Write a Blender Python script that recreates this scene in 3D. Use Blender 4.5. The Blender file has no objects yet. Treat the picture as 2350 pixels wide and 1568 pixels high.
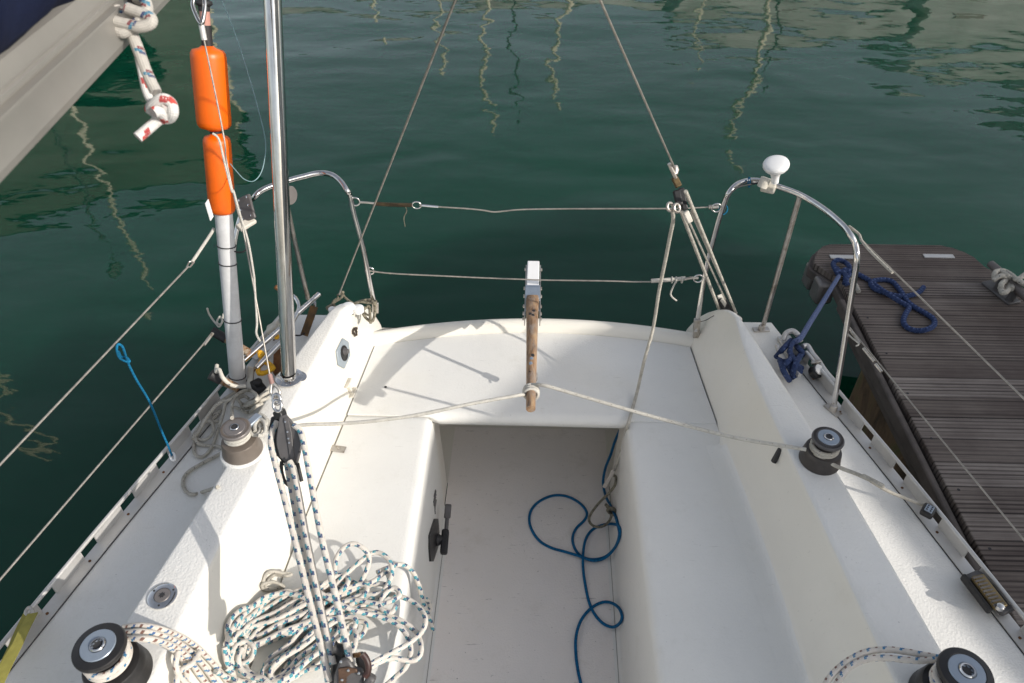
import bpy, math, random
from mathutils import Vector, Matrix, Quaternion, noise
random.seed(7)
# ------------------------------------------------------------------ camera, world, sun, exposure
F = 1700.0; TH = math.radians(41.1); YAW = math.radians(1.52); CAMH = 1.6
CAM = Vector((0, 0, CAMH))
FH = Vector((-math.sin(YAW), math.cos(YAW), 0)); RT = Vector((math.cos(YAW), math.sin(YAW), 0))
FW = FH*math.cos(TH) + Vector((0, 0, -math.sin(TH))); UP = FH*math.sin(TH) + Vector((0, 0, math.cos(TH)))
scene = bpy.context.scene
cd = bpy.data.cameras.new('camera'); cam = bpy.data.objects.new('camera', cd); scene.collection.objects.link(cam)
cam.matrix_world = Matrix((( RT.x, UP.x, -FW.x, 0), (RT.y, UP.y, -FW.y, 0), (RT.z, UP.z, -FW.z, CAMH), (0, 0, 0, 1)))
cd.sensor_width = 36; cd.lens = 36*F/2350; cd.clip_start = 0.05; cd.clip_end = 2000
cd.dof.use_dof = True; cd.dof.focus_distance = 1.9; cd.dof.aperture_fstop = 6.0
scene.camera = cam
SUN_EL = math.radians(26.5); SUN_H = Vector((0.868, -0.497, 0)).normalized()
LK = 1/math.tan(SUN_EL); L3 = Vector((SUN_H.x*LK, SUN_H.y*LK, 1.0))      # towards the sun, per metre of height
w = bpy.data.worlds.new('World'); scene.world = w; w.use_nodes = True
nt = w.node_tree; bg = nt.nodes['Background']
sky = nt.nodes.new('ShaderNodeTexSky'); sky.sky_type = 'NISHITA'; sky.sun_disc = False
sky.sun_elevation = SUN_EL; sky.sun_rotation = math.atan2(SUN_H.x, SUN_H.y)
sky.air_density = 1.0; sky.dust_density = 2.0; sky.ozone_density = 1.0
hs_ = nt.nodes.new('ShaderNodeHueSaturation'); hs_.inputs['Saturation'].default_value = .46
nt.links.new(sky.outputs[0], hs_.inputs['Color']); nt.links.new(hs_.outputs[0], bg.inputs[0]); bg.inputs[1].default_value = 0.15
sd = bpy.data.lights.new('sun', 'SUN'); sd.energy = 3.25; sd.angle = math.radians(0.5); sd.color = (1, 0.945, 0.87)
so = bpy.data.objects.new('sun', sd); scene.collection.objects.link(so)
so.rotation_euler = L3.normalized().to_track_quat('Z', 'Y').to_euler(); so.location = (6, -4, 6)
scene.view_settings.view_transform = 'Standard'; scene.view_settings.look = 'None'
scene.view_settings.exposure = 0.3; scene.view_settings.gamma = 1
scene.render.engine = 'CYCLES'

# ------------------------------------------------------------------ photograph pixel -> point in space
def ray(u, v): return FW + RT*((u-1175)/F) - UP*((v-784)/F)
def PD(u, v, d): return CAM + ray(u, v)*d
def PZ(u, v, z): r = ray(u, v); return CAM + r*((z-CAMH)/r.z)
def PY(u, v, y): r = ray(u, v); return CAM + r*(y/r.y)
def PX(u, v, x): r = ray(u, v); return CAM + r*(x/r.x)
def cv(s, ou, ov): return lambda x, y: (ou+s*x, ov+s*y)
c1 = cv(.3241, 0, 0); c2 = cv(.2315, 399.3, 363); c3 = cv(.2778, 399.3, 653.4); c4 = cv(.2778, 0, 726)
c5 = cv(.3056, 0, 1089); c6 = cv(.398, 435.6, 943.8); d1 = cv(.2546, 726, 326.7); d2 = cv(.301, 1016.4, 544.5)
d3 = cv(.3009, 1452, 326.7); d4 = cv(.2778, 1706, 689.7); d5 = cv(.2778, 1815, 508.2); d6 = cv(.3519, 1960.2, 1016.4)
d7 = cv(.398, 1161.6, 943.8); d8 = cv(.2586, 1742.4, 1379.4); e1 = cv(.1667, 464.6, 653.4); e2 = cv(.1389, 399.3, 856.7)
e3 = cv(.1236, 711.5, 1379.4); e4 = cv(.2546, 1488.3, 363); e5 = cv(.278, 580.8, 711.5); e6 = cv(.139, 943.8, 1089)

# ------------------------------------------------------------------ materials
class NB:
    def __init__(s, m): s.t = m.node_tree; s.n = s.t.nodes; s.l = s.t.links
    def inp(s, sock, v):
        if hasattr(v, 'is_output'): s.l.new(v, sock)
        elif v is not None: sock.default_value = v
    def math(s, op, a, b=None, c=None):
        n = s.n.new('ShaderNodeMath'); n.operation = op; s.inp(n.inputs[0], a)
        if b is not None: s.inp(n.inputs[1], b)
        if c is not None: s.inp(n.inputs[2], c)
        return n.outputs[0]
    def ramp(s, f, stops, const=False):
        n = s.n.new('ShaderNodeValToRGB'); s.inp(n.inputs[0], f); e = n.color_ramp.elements
        if const: n.color_ramp.interpolation = 'CONSTANT'
        e[0].position = stops[0][0]; e[0].color = c4_(stops[0][1]); e[1].position = stops[1][0]; e[1].color = c4_(stops[1][1])
        for p, c in stops[2:]: x = e.new(p); x.color = c4_(c)
        return n.outputs[0]
    def mix(s, f, a, b, mode='MIX'):
        n = s.n.new('ShaderNodeMix'); n.data_type = 'RGBA'; n.blend_type = mode
        s.inp(n.inputs[0], f); s.inp(n.inputs[6], c4_(a) if isinstance(a, tuple) else a); s.inp(n.inputs[7], c4_(b) if isinstance(b, tuple) else b)
        return n.outputs[2]
    def coord(s, kind='Object', scale=None, rot=None):
        o = s.n.new('ShaderNodeTexCoord').outputs[kind]
        if scale or rot:
            m = s.n.new('ShaderNodeMapping'); s.l.new(o, m.inputs[0])
            if scale: m.inputs['Scale'].default_value = scale
            if rot: m.inputs['Rotation'].default_value = rot
            o = m.outputs[0]
        return o
    def noise(s, vec, sc, det=3, rough=.5, dist=0):
        n = s.n.new('ShaderNodeTexNoise'); s.inp(n.inputs['Vector'], vec); n.inputs['Scale'].default_value = sc
        n.inputs['Detail'].default_value = det; n.inputs['Roughness'].default_value = rough; n.inputs['Distortion'].default_value = dist
        return n.outputs[0]
    def vor(s, vec, sc, feat='F1'):
        n = s.n.new('ShaderNodeTexVoronoi'); n.feature = feat; s.inp(n.inputs['Vector'], vec); n.inputs['Scale'].default_value = sc
        return n.outputs[0]
    def sep(s, vec):
        n = s.n.new('ShaderNodeSeparateXYZ'); s.l.new(vec, n.inputs[0]); return n.outputs
    def bump(s, h, strength, dist, prev=None):
        n = s.n.new('ShaderNodeBump'); s.inp(n.inputs['Height'], h); n.inputs['Strength'].default_value = strength
        n.inputs['Distance'].default_value = dist
        if prev is not None: s.l.new(prev, n.inputs['Normal'])
        return n.outputs[0]
def c4_(c): return tuple(c)+(1,) if len(c) == 3 else tuple(c)
def mat(name, col=(.5, .5, .5), rough=.5, metal=0, spec=.5, fn=None, coat=0):
    m = bpy.data.materials.new(name); m.use_nodes = True; b = m.node_tree.nodes['Principled BSDF']
    b.inputs['Base Color'].default_value = c4_(col); b.inputs['Roughness'].default_value = rough
    b.inputs['Metallic'].default_value = metal; b.inputs['Specular IOR Level'].default_value = spec
    b.inputs['Coat Weight'].default_value = coat
    nb = NB(m)
    if fn: fn(nb, b)
    m.displacement_method = 'BUMP'
    return m
def speckled(col, var=.12, sc=14, rough=.5, metal=0, bump=0, bsc=120, bd=.001, dirt=None, dirt_amt=.5, name='m', spec=.5, rvar=.15):
    def fn(n, b):
        o = n.coord('Object'); f = n.noise(o, sc, 5, .6)
        a = tuple(max(0, c*(1-var)) for c in col); z = tuple(min(1, c*(1+var)) for c in col)
        c = n.ramp(f, [(.3, a), (.7, z)])
        if dirt:
            g = n.noise(o, sc*.45, 6, .72); h = n.ramp(g, [(.5, (0, 0, 0)), (.72, (dirt_amt,)*3)])
            c = n.mix(h, c, dirt)
        n.l.new(c, b.inputs['Base Color'])
        rr = n.math('MULTIPLY_ADD', n.noise(o, sc*2.3, 4), rvar*2, rough-rvar); n.l.new(rr, b.inputs['Roughness'])
        if bump: n.l.new(n.bump(n.noise(o, bsc, 3), bump, bd), b.inputs['Normal'])
    return mat(name, col, rough, metal, spec, fn)
def gel(name, col, nonslip=0, dirt=.25, bumps=0, rough=.35, scuff=.35):
    def fn(n, b):
        o = n.coord('Object')
        f = n.noise(o, 3.2, 6, .65)
        c = n.ramp(f, [(.3, tuple(x*.93 for x in col)), (.7, col)])
        g = n.noise(n.coord('Object', (1, 1, 1)), 9, 8, .75)
        h = n.ramp(g, [(.56, (0, 0, 0)), (.8, (dirt,)*3)])
        c = n.mix(h, c, (col[0]*.62, col[1]*.6, col[2]*.52))
        s = n.noise(o, 130, 2); hs = n.ramp(s, [(.73, (0, 0, 0)), (.78, (dirt*1.2,)*3)])
        c = n.mix(hs, c, (.16, .14, .12))
        for rz, k in ((.5, 5.0), (-.9, 4.0)):
            q = n.noise(n.coord('Object', (3, 26, 9), (0, 0, rz)), k, 5, .7); qs = n.ramp(q, [(.665, (0, 0, 0)), (.70, (scuff*.55,)*3)])
            c = n.mix(qs, c, (.22, .19, .16))
        yl = n.noise(o, 1.7, 4, .6); c = n.mix(n.ramp(yl, [(.5, (0, 0, 0)), (.75, (.22,)*3)]), c, (col[0]*.92, col[1]*.84, col[2]*.66))
        n.l.new(c, b.inputs['Base Color'])
        h0 = n.noise(o, 11, 3)
        nm = n.bump(h0, .12, .01)
        if nonslip:
            v = n.vor(n.coord('Object'), 210, 'SMOOTH_F1'); v2 = n.noise(o, 300, 3)
            nm = n.bump(n.math('ADD', v, n.math('MULTIPLY', v2, .6)), nonslip*1.5, .0014, nm)
        n.l.new(nm, b.inputs['Normal'])
        n.l.new(n.math('MULTIPLY_ADD', f, .25, rough-.1), b.inputs['Roughness'])
    return mat(name, col, rough, 0, .5, fn)
def rope_mat(name, base, flecks, period=.034, width=.22, ang=.34, n_ang=2, dirty=.25, strand=1.0, third=None):
    """flecks woven into a braided cover; UV.x runs along the rope in metres, UV.y round it"""
    def fn(n, b):
        uv = n.sep(n.coord('UV')); x, y = uv[0], uv[1]
        o = n.coord('Object')
        c = n.ramp(n.noise(o, 60, 4, .7), [(.32, tuple(v*(1-dirty) for v in base)), (.62, base)])
        a = n.math('MULTIPLY', y, float(n_ang)); fl = n.math('FLOOR', a); fa = n.math('FRACT', a)
        for i, (fc, off) in enumerate(flecks):
            l = n.math('ADD', n.math('DIVIDE', x, period), n.math('MULTIPLY', fl, .5))
            l = n.math('ADD', l, n.math('MULTIPLY', fa, .22)); l = n.math('FRACT', n.math('ADD', l, off))
            m1 = n.math('LESS_THAN', l, width); m2 = n.math('LESS_THAN', n.math('ABSOLUTE', n.math('SUBTRACT', fa, .5+(.13 if i % 2 else -.08))), ang/2)
            wv = n.math('GREATER_THAN', n.noise(n.coord('UV', (900, 9, 1)), 1, 1), .36)
            c = n.mix(n.math('MULTIPLY', n.math('MULTIPLY', m1, m2), wv), c, fc)
        # braid relief: two families of helices
        k = 2*math.pi
        s1 = n.math('SINE', n.math('ADD', n.math('MULTIPLY', x, k/.0042*strand), n.math('MULTIPLY', y, k*7)))
        s2 = n.math('SINE', n.math('SUBTRACT', n.math('MULTIPLY', x, k/.0042*strand), n.math('MULTIPLY', y, k*7)))
        h = n.math('MULTIPLY', s1, s2)
        c = n.mix(n.ramp(h, [(.0, (.26, .26, .26)), (.5, (0, 0, 0))]), c, tuple(v*.45 for v in base))
        n.l.new(c, b.inputs['Base Color'])
        n.l.new(n.bump(h, .5, .0006), b.inputs['Normal'])
    return mat(name, base, .85, 0, .2, fn)
M = {}
M['gel'] = gel('gelcoat', (.79, .755, .675), 0, .16, rough=.34)
M['gel_ns'] = gel('gelcoat_textured', (.80, .785, .745), .42, .3, rough=.45)
M['gel_seat'] = gel('gelcoat_seat', (.80, .785, .74), .22, .3, rough=.42)
M['floor'] = gel('gelcoat_floor', (.88, .82, .77), .3, .5, rough=.6, scuff=1)
M['hullm'] = gel('hull_white', (.7, .69, .66), 0, .3)
M['gap'] = mat('sealant', (.03, .03, .032), .8)
def steel_fn(n, b):
    o = n.coord('Object', (1, 1, .15)); f = n.noise(o, 40, 5, .7)
    n.l.new(n.ramp(f, [(.35, (.60, .58, .56)), (.65, (.78, .76, .74))]), b.inputs['Base Color'])
    n.l.new(n.math('MULTIPLY_ADD', f, .16, .03), b.inputs['Roughness'])
    n.l.new(n.bump(n.noise(n.coord('Object'), 90, 4), .05, .001), b.inputs['Normal'])
M['steel'] = mat('stainless', (.55, .53, .51), .2, 1, fn=steel_fn)
def steel2_fn(n, b):
    o = n.coord('Object'); f = n.noise(o, 28, 6, .75)
    n.l.new(n.ramp(f, [(.3, (.26, .2, .14)), (.45, (.52, .48, .43)), (.75, (.66, .63, .59))]), b.inputs['Base Color'])
    n.l.new(n.math('MULTIPLY_ADD', f, .3, .2), b.inputs['Roughness'])
M['steel_old'] = mat('weathered_steel', (.45, .42, .38), .35, .85, fn=steel2_fn)
M['wire'] = speckled((.36, .33, .29), .25, 60, .45, .6, name='wire')
M['alu'] = speckled((.60, .585, .56), .08, 10, .4, .35, dirt=(.36, .31, .25), dirt_amt=.35, name='anodised_alu')
M['boom'] = speckled((.31, .295, .27), .08, 7, .42, .3, dirt=(.3, .27, .23), dirt_amt=.4, name='boom_alu')
M['navy'] = speckled((.012, .017, .045), .3, 14, .9, 0, bump=.4, bsc=240, bd=.002, name='navy_canvas', spec=.1)
M['orange'] = speckled((.80, .125, .0005), .1, 9, .42, 0, dirt=(.28, .05, .015), dirt_amt=.6, name='orange_foam')
M['polegrey'] = speckled((.62, .62, .62), .06, 22, .42, 0, dirt=(.2, .19, .18), dirt_amt=.3, name='pole_paint')
M['black'] = speckled((.018, .017, .017), .3, 40, .42, name='black_plastic')
M['blackmatt'] = speckled((.022, .021, .022), .3, 40, .6, name='black_rubber')
M['grey_plastic'] = speckled((.085, .08, .08), .18, 30, .45, dirt=(.2, .18, .16), dirt_amt=.3, name='grey_block')
M['drumgrey'] = speckled((.18, .15, .125), .1, 20, .38, .3, dirt=(.2, .18, .16), dirt_amt=.3, name='winch_grey')
M['drumtop'] = speckled((.22, .2, .19), .12, 26, .4, .4, name='winch_cap_grey')
M['capblue'] = speckled((.32, .37, .43), .08, 30, .35, .5, name='winch_disc')
M['white_pl'] = speckled((.85, .84, .82), .04, 10, .35, name='white_plastic')
M['cream_pl'] = speckled((.62, .58, .5), .12, 30, .6, dirt=(.2, .17, .12), dirt_amt=.5, name='cream_plastic')
M['tuffblue'] = speckled((.27, .31, .34), .08, 20, .4, name='bluegrey_plastic')
M['rust'] = speckled((.16, .07, .025), .5, 50, .7, .3, name='rusty_steel')
def rusttube(n, b):
    f = n.noise(n.coord('Object'), 24, 6, .75)
    n.l.new(n.ramp(f, [(.36, (.05, .022, .01)), (.48, (.3, .15, .06)), (.58, (.5, .43, .33)), (.8, (.6, .56, .5))]), b.inputs['Base Color'])
M['rusttube'] = mat('rust_streaked_tube', (.4, .3, .2), .45, .4, fn=rusttube)
def wood_fn(n, b):
    v = n.coord('Object', (18, 1.4, 18)); f = n.noise(v, 3.2, 7, .7, .6)
    c = n.ramp(f, [(.3, (.10, .055, .03)), (.5, (.30, .18, .10)), (.72, (.50, .35, .21))])
    g = n.noise(n.coord('Object', (30, 5, 30)), 2, 6, .8)
    c = n.mix(n.ramp(g, [(.46, (0, 0, 0)), (.6, (.85,)*3)]), c, (.30, .25, .21))
    k = n.noise(n.coord('Object', (40, 22, 40)), 1.3, 3, .6)
    c = n.mix(n.ramp(k, [(.66, (0, 0, 0)), (.70, (.9,)*3)]), c, (.03, .02, .015))
    n.l.new(c, b.inputs['Base Color']); n.l.new(n.bump(f, .4, .002), b.inputs['Normal'])
M['wood'] = mat('tiller_wood', (.35, .22, .12), .7, 0, .3, wood_fn)
M['rope'] = rope_mat('rope_fleck', (.78, .72, .64), [((.01, .05, .16), 0), ((.01, .30, .38), .17)], .024, .32, .46, 2, .2)
M['rope2'] = rope_mat('rope_fleck_red', (.76, .70, .62), [((.012, .10, .30), 0), ((.01, .18, .36), .1), ((.17, .06, .04), .55)], .03, .16, .36, 2, .2)
M['rope_red'] = rope_mat('rope_red_fleck', (.74, .72, .69), [((.55, .03, .015), 0), ((.4, .02, .02), .12)], .04, .22, .42, 2, .1)
M['rope_boom'] = rope_mat('rope_boom', (.56, .53, .48), [((.02, .04, .14), 0), ((.03, .2, .32), .1), ((.2, .04, .05), .2)], .034, .13, .4, 2, .2)
M['rope_old'] = rope_mat('rope_aged', (.60, .56, .48), [((.12, .12, .13), 0)], .026, .12, .2, 2, .35)
M['rope_white'] = rope_mat('rope_cream', (.66, .63, .56), [((.35, .3, .25), 0)], .03, .1, .15, 2, .25)
M['rope_dirty'] = rope_mat('rope_dirty', (.30, .27, .20), [((.1, .09, .06), 0)], .02, .3, .4, 2, .5)
M['rope_blue'] = rope_mat('rope_teal', (.010, .15, .34), [((.01, .2, .4), 0)], .01, .3, .4, 2, .4)
M['cord_blue'] = rope_mat('cord_bright_blue', (.01, .20, .38), [((.01, .10, .22), 0)], .01, .3, .5, 2, .3, 1.6)
M['rope_moor'] = rope_mat('rope_mooring', (.045, .072, .17), [((.11, .15, .29), 0), ((.02, .03, .09), .3)], .016, .3, .4, 3, .45, .7)
M['rope_moor_pale'] = rope_mat('rope_mooring_pale', (.15, .19, .34), [((.2, .25, .4), 0), ((.06, .08, .17), .3)], .016, .2, .3, 3, .3, .7)  # paler version of the mooring rope, used on its standing part
M['yellow'] = speckled((.75, .40, .01), .25, 40, .6, name='yellow_cord')
M['strap'] = speckled((.29, .26, .055), .12, 60, .8, bump=.4, bsc=400, name='yellow_webbing')
def deckwood(n, b):
    o = n.coord('Object'); xyz = n.sep(o)
    # local y = across the boards; board pitch .105 m, grooves .0085 m
    y = xyz[1]; bd = n.math('DIVIDE', y, .098); fr = n.math('FRACT', bd); idn = n.math('FLOOR', bd)
    wn = n.n.new('ShaderNodeTexWhiteNoise'); wn.noise_dimensions = '1D'; n.l.new(idn, wn.inputs['W'])
    base = n.ramp(wn.outputs[0], [(.0, (.20, .165, .14)), (.5, (.29, .245, .21)), (1, (.42, .365, .32))])
    st = n.noise(n.coord('Object', (1.2, 60, 1)), 2.2, 6, .7)
    c = n.mix(n.ramp(st, [(.35, (.65,)*3), (.7, (0, 0, 0))]), base, (.045, .03, .027))
    big = n.noise(o, 2.3, 5, .6); c = n.mix(n.ramp(big, [(.42, (.45,)*3), (.62, (0, 0, 0))]), c, (.04, .022, .02))
    g = n.math('FRACT', n.math('DIVIDE', y, .01633)); gr = n.math('LESS_THAN', g, .38)
    gi = n.n.new('ShaderNodeTexWhiteNoise'); gi.noise_dimensions = '1D'; n.l.new(n.math('FLOOR', n.math('DIVIDE', y, .01633)), gi.inputs['W']); gr = n.math('MULTIPLY', gr, n.math('MULTIPLY_ADD', gi.outputs[0], 1.1, .2))
    edge = n.math('LESS_THAN', fr, .06); 
    c = n.mix(n.math('MULTIPLY', gr, .62), c, (.018, .012, .011)); c = n.mix(n.math('MULTIPLY', edge, .4), c, (.01, .008, .007))
    n.l.new(c, b.inputs['Base Color'])
    h = n.math('SUBTRACT', 1.0, n.math('MAXIMUM', n.math('MULTIPLY', gr, .5), edge))
    n.l.new(n.bump(h, .9, .004, n.bump(st, .3, .002)), b.inputs['Normal'])
M['drumdark'] = speckled((.055, .048, .044), .2, 30, .45, .2, dirt=(.12, .1, .09), dirt_amt=.4, name='worn_winch_black')
M['deckwood'] = mat('grooved_boards', (.1, .08, .07), .75, 0, .3, deckwood)
M['darkwood'] = speckled((.10, .082, .072), .3, 12, .8, bump=.5, bsc=60, bd=.002, name='dark_timber')
def floatfn(n, b):
    f = n.noise(n.coord('Object', (9, 2, 1.0)), 2.5, 7, .75, 1.0)
    n.l.new(n.ramp(f, [(.35, (.05, .033, .02)), (.5, (.16, .10, .055)), (.62, (.09, .10, .035)), (.8, (.28, .22, .14))]), b.inputs['Base Color'])
    n.l.new(n.bump(f, .8, .02), b.inputs['Normal'])
M['float'] = mat('weedy_float', (.06, .05, .03), .7, fn=floatfn)
M['beige'] = speckled((.44, .435, .40), .25, .6, .9, name='render_wall')
M['brownwall'] = speckled((.15, .155, .13), .3, .5, .9, name='stone_wall')
M['mastm'] = speckled((.75, .68, .5), .05, 1, .5, name='mast_pale')
M['mastd'] = speckled((.05, .05, .05), .05, 1, .5, name='mast_dark')
def waterfn(n, b):
    o = n.coord('Object')
    big = n.noise(o, .35, 3, .5)
    n.l.new(n.ramp(big, [(.3, (.002, .031, .0165)), (.7, (.0028, .041, .0225))]), b.inputs['Base Color'])
    a = n.noise(n.coord('Object', (.6, 1.0, 1), (0, 0, .25)), 1.1, 2, .5, .3)
    a2 = n.noise(n.coord('Object', (.8, 1.5, 1), (0, 0, -.2)), 4.2, 2, .5, .2)
    a3 = n.noise(n.coord('Object', (1, 1.6, 1)), 17, 2, .5)
    nm = n.bump(a, .4, .09); nm = n.bump(a2, .26, .011, nm); nm = n.bump(a3, .08, .0016, nm)
    n.l.new(nm, b.inputs['Normal'])
M['water'] = mat('harbour_water', (.005, .03, .02), .02, 0, .5, waterfn); wb_ = M['water'].node_tree.nodes['Principled BSDF']; wb_.inputs['IOR'].default_value = 1.33; wb_.subsurface_method = 'BURLEY'; wb_.inputs['Subsurface Weight'].default_value = 1; wb_.inputs['Subsurface Radius'].default_value = (.5, 1, .8); wb_.inputs['Subsurface Scale'].default_value = 1.0

# ------------------------------------------------------------------ mesh builder
def catmull(pts, n=8, closed=False):
    pts = [Vector(p) for p in pts]; out = []
    N = len(pts)
    if N < 3: return pts
    g = (lambda i: pts[i % N]) if closed else (lambda i: pts[max(0, min(N-1, i))])
    for i in range(N if closed else N-1):
        p0, p1, p2, p3 = g(i-1), g(i), g(i+1), g(i+2)
        for k in range(n):
            t = k/n
            out.append(.5*((2*p1)+(p2-p0)*t+(2*p0-5*p1+4*p2-p3)*t*t+(3*p1-p0-3*p2+p3)*t*t*t))
    if not closed: out.append(pts[-1])
    return out
class MB:
    def __init__(s): s.v = []; s.f = []; s.uv = {}
    def tube(s, pts, r, seg=10, closed=False, cap=True, rfn=None):
        pts = [Vector(p) for p in pts]
        q = [pts[0]]
        for p in pts[1:]:
            if (p-q[-1]).length > 1e-5: q.append(p)
        pts = q; N = len(pts)
        if N < 2: return s
        base = len(s.v); T = []
        for i in range(N):
            a = pts[(i-1) % N] if closed else pts[max(0, i-1)]; b = pts[(i+1) % N] if closed else pts[min(N-1, i+1)]
            t = (b-a); T.append(t.normalized() if t.length > 1e-9 else Vector((0, 0, 1)))
        nrm = T[0].orthogonal().normalized(); L = 0; Ls = []
        for i in range(N):
            if i: 
                L += (pts[i]-pts[i-1]).length
                q_ = T[i-1].rotation_difference(T[i]); nrm = q_ @ nrm; nrm = (nrm-T[i]*nrm.dot(T[i])).normalized()
            Ls.append(L); bn = T[i].cross(nrm)
            rr = r(i/(N-1)) if callable(r) else r
            for k in range(seg):
                an = 2*math.pi*k/seg; s.v.append(pts[i]+nrm*(math.cos(an)*rr)+bn*(math.sin(an)*rr))
        for i in range(N-1 if not closed else N):
            j = (i+1) % N
            l0 = Ls[i]; l1 = Ls[j] if j else L+(pts[0]-pts[-1]).length
            for k in range(seg):
                k2 = (k+1) % seg
                s.uv[len(s.f)] = [(l0, k/seg), (l0, (k+1)/seg), (l1, (k+1)/seg), (l1, k/seg)]
                s.f.append((base+i*seg+k, base+i*seg+k2, base+j*seg+k2, base+j*seg+k))
        if cap and not closed:
            s.f.append(tuple(base+k for k in reversed(range(seg)))); s.f.append(tuple(base+(N-1)*seg+k for k in range(seg)))
        return s
    def add(s, vs, fs):
        b = len(s.v); s.v += [Vector(v) for v in vs]; s.f += [tuple(b+i for i in f) for f in fs]; return s
    def box(s, c, size, rot=None):
        c = Vector(c); R = rot if rot is not None else Matrix.Identity(3); x, y, z = [a/2 for a in size]
        vs = [c+R @ Vector(p) for p in ((-x, -y, -z), (x, -y, -z), (x, y, -z), (-x, y, -z), (-x, -y, z), (x, -y, z), (x, y, z), (-x, y, z))]
        return s.add(vs, [(3, 2, 1, 0), (4, 5, 6, 7), (0, 1, 5, 4), (1, 2, 6, 5), (2, 3, 7, 6), (3, 0, 4, 7)])
    def bar(s, a, b, w, h, up=(0, 0, 1)):
        a = Vector(a); b = Vector(b); d = (b-a); R = basis(d, up)
        return s.box((a+b)/2, (w, h, d.length), R)
    def lathe(s, prof, o=(0, 0, 0), axis=(0, 0, 1), seg=40, cap=True):
        o = Vector(o); R = basis(axis); base = len(s.v); n = len(prof)
        for r, z in prof:
            for k in range(seg):
                a = 2*math.pi*k/seg; s.v.append(o+R @ Vector((r*math.cos(a), r*math.sin(a), z)))
        for i in range(n-1):
            for k in range(seg):
                k2 = (k+1) % seg; s.f.append((base+i*seg+k, base+i*seg+k2, base+(i+1)*seg+k2, base+(i+1)*seg+k))
        if cap:
            s.f.append(tuple(base+k for k in reversed(range(seg)))); s.f.append(tuple(base+(n-1)*seg+k for k in range(seg)))
        return s
    def prism(s, poly, th, o=(0, 0, 0), R=None):
        """outline in local xy, thickness along local z from 0 to th"""
        o = Vector(o); R = R if R is not None else Matrix.Identity(3); n = len(poly)
        vs = [o+R @ Vector((x, y, 0)) for x, y in poly]+[o+R @ Vector((x, y, th)) for x, y in poly]
        fs = [tuple(reversed(range(n))), tuple(range(n, 2*n))]+[(i, (i+1) % n, n+(i+1) % n, n+i) for i in range(n)]
        return s.add(vs, fs)
    def grid(s, rows, flip=False):
        b = len(s.v); m = len(rows[0])
        for r in rows: s.v += [Vector(p) for p in r]
        for i in range(len(rows)-1):
            for j in range(m-1):
                f = (b+i*m+j, b+i*m+j+1, b+(i+1)*m+j+1, b+(i+1)*m+j); s.f.append(tuple(reversed(f)) if flip else f)
        return s
    def sph(s, c, r, seg=14, sc=(1, 1, 1)):
        c = Vector(c); R = []
        for i in range(seg//2+1):
            t = math.pi*i/(seg//2); R.append([c+Vector((math.sin(t)*math.cos(2*math.pi*k/seg)*r*sc[0], math.sin(t)*math.sin(2*math.pi*k/seg)*r*sc[1], math.cos(t)*r*sc[2])) for k in range(seg+1)])
        return s.grid(R)
    def build(s, name, m, parent=None, bevel=0, angle=35, segs=2):
        me = bpy.data.meshes.new(name); me.from_pydata([tuple(v) for v in s.v], [], s.f)
        if s.uv:
            ul = me.uv_layers.new(name='UVMap')
            for fi, uvs in s.uv.items():
                p = me.polygons[fi]
                for k, li in enumerate(p.loop_indices): ul.data[li].uv = uvs[k]
        me.polygons.foreach_set('use_smooth', [True]*len(me.polygons)); me.set_sharp_from_angle(angle=math.radians(angle))
        me.validate(); me.update()
        me.materials.append(m)
        o = bpy.data.objects.new(name, me); scene.collection.objects.link(o)
        if bevel:
            bv = o.modifiers.new('bevel', 'BEVEL'); bv.width = bevel; bv.segments = segs; bv.limit_method = 'ANGLE'; bv.angle_limit = math.radians(40)
            bv.harden_normals = False
        if parent is not None:
            o.parent = parent; o.matrix_parent_inverse = parent.matrix_basis.inverted() if not parent.parent else Matrix.Identity(4)
        return o
def basis(d, up=(0, 0, 1)):
    d = Vector(d).normalized(); up = Vector(up)
    if abs(d.dot(up.normalized())) > .98: up = Vector((0, 1, 0))
    x = up.cross(d).normalized(); y = d.cross(x)
    return Matrix((x, y, d)).transposed()
def tag(o, label=None, cat=None, group=None, kind=None):
    if label: o['label'] = label
    if cat: o['category'] = cat
    if group: o['group'] = group
    if kind: o['kind'] = kind
    return o
def empty(name, loc, label, cat, group=None):
    o = bpy.data.objects.new(name, None); scene.collection.objects.link(o); o.location = loc; o.empty_display_size = .05
    return tag(o, label, cat, group)
def rope(name, pts, r, m, parent=None, n=8, seg=10, closed=False, smooth=True):
    p = catmull(pts, n, closed) if smooth else [Vector(q) for q in pts]
    return MB().tube(p, r, seg, closed).build(name, m, parent, angle=60)
def lerp(a, b, t): return a+(b-a)*t
def line_fn(pts):
    """x as a function of y through points, extrapolated"""
    p = sorted([(q.y, q.x) for q in pts])
    def f(y):
        i = 0
        while i < len(p)-2 and y > p[i+1][0]: i += 1
        (y0, x0), (y1, x1) = p[i], p[i+1]
        return x0+(x1-x0)*(y-y0)/(y1-y0)
    return f
def fillet(poly, rad, n=5):
    out = []
    for i, p in enumerate(poly):
        p = Vector(p); r = rad[i]
        if r == 0 or i in (0, len(poly)-1): out.append(p); continue
        a = Vector(poly[i-1])-p; b = Vector(poly[i+1])-p; la, lb = a.length, b.length; a.normalize(); b.normalize()
        d = min(r, la*.49, lb*.49); A = p+a*d; B = p+b*d
        for k in range(n+1):
            t = k/n; out.append(A*(1-t)**2+p*2*t*(1-t)+B*t*t)
    return out
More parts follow.
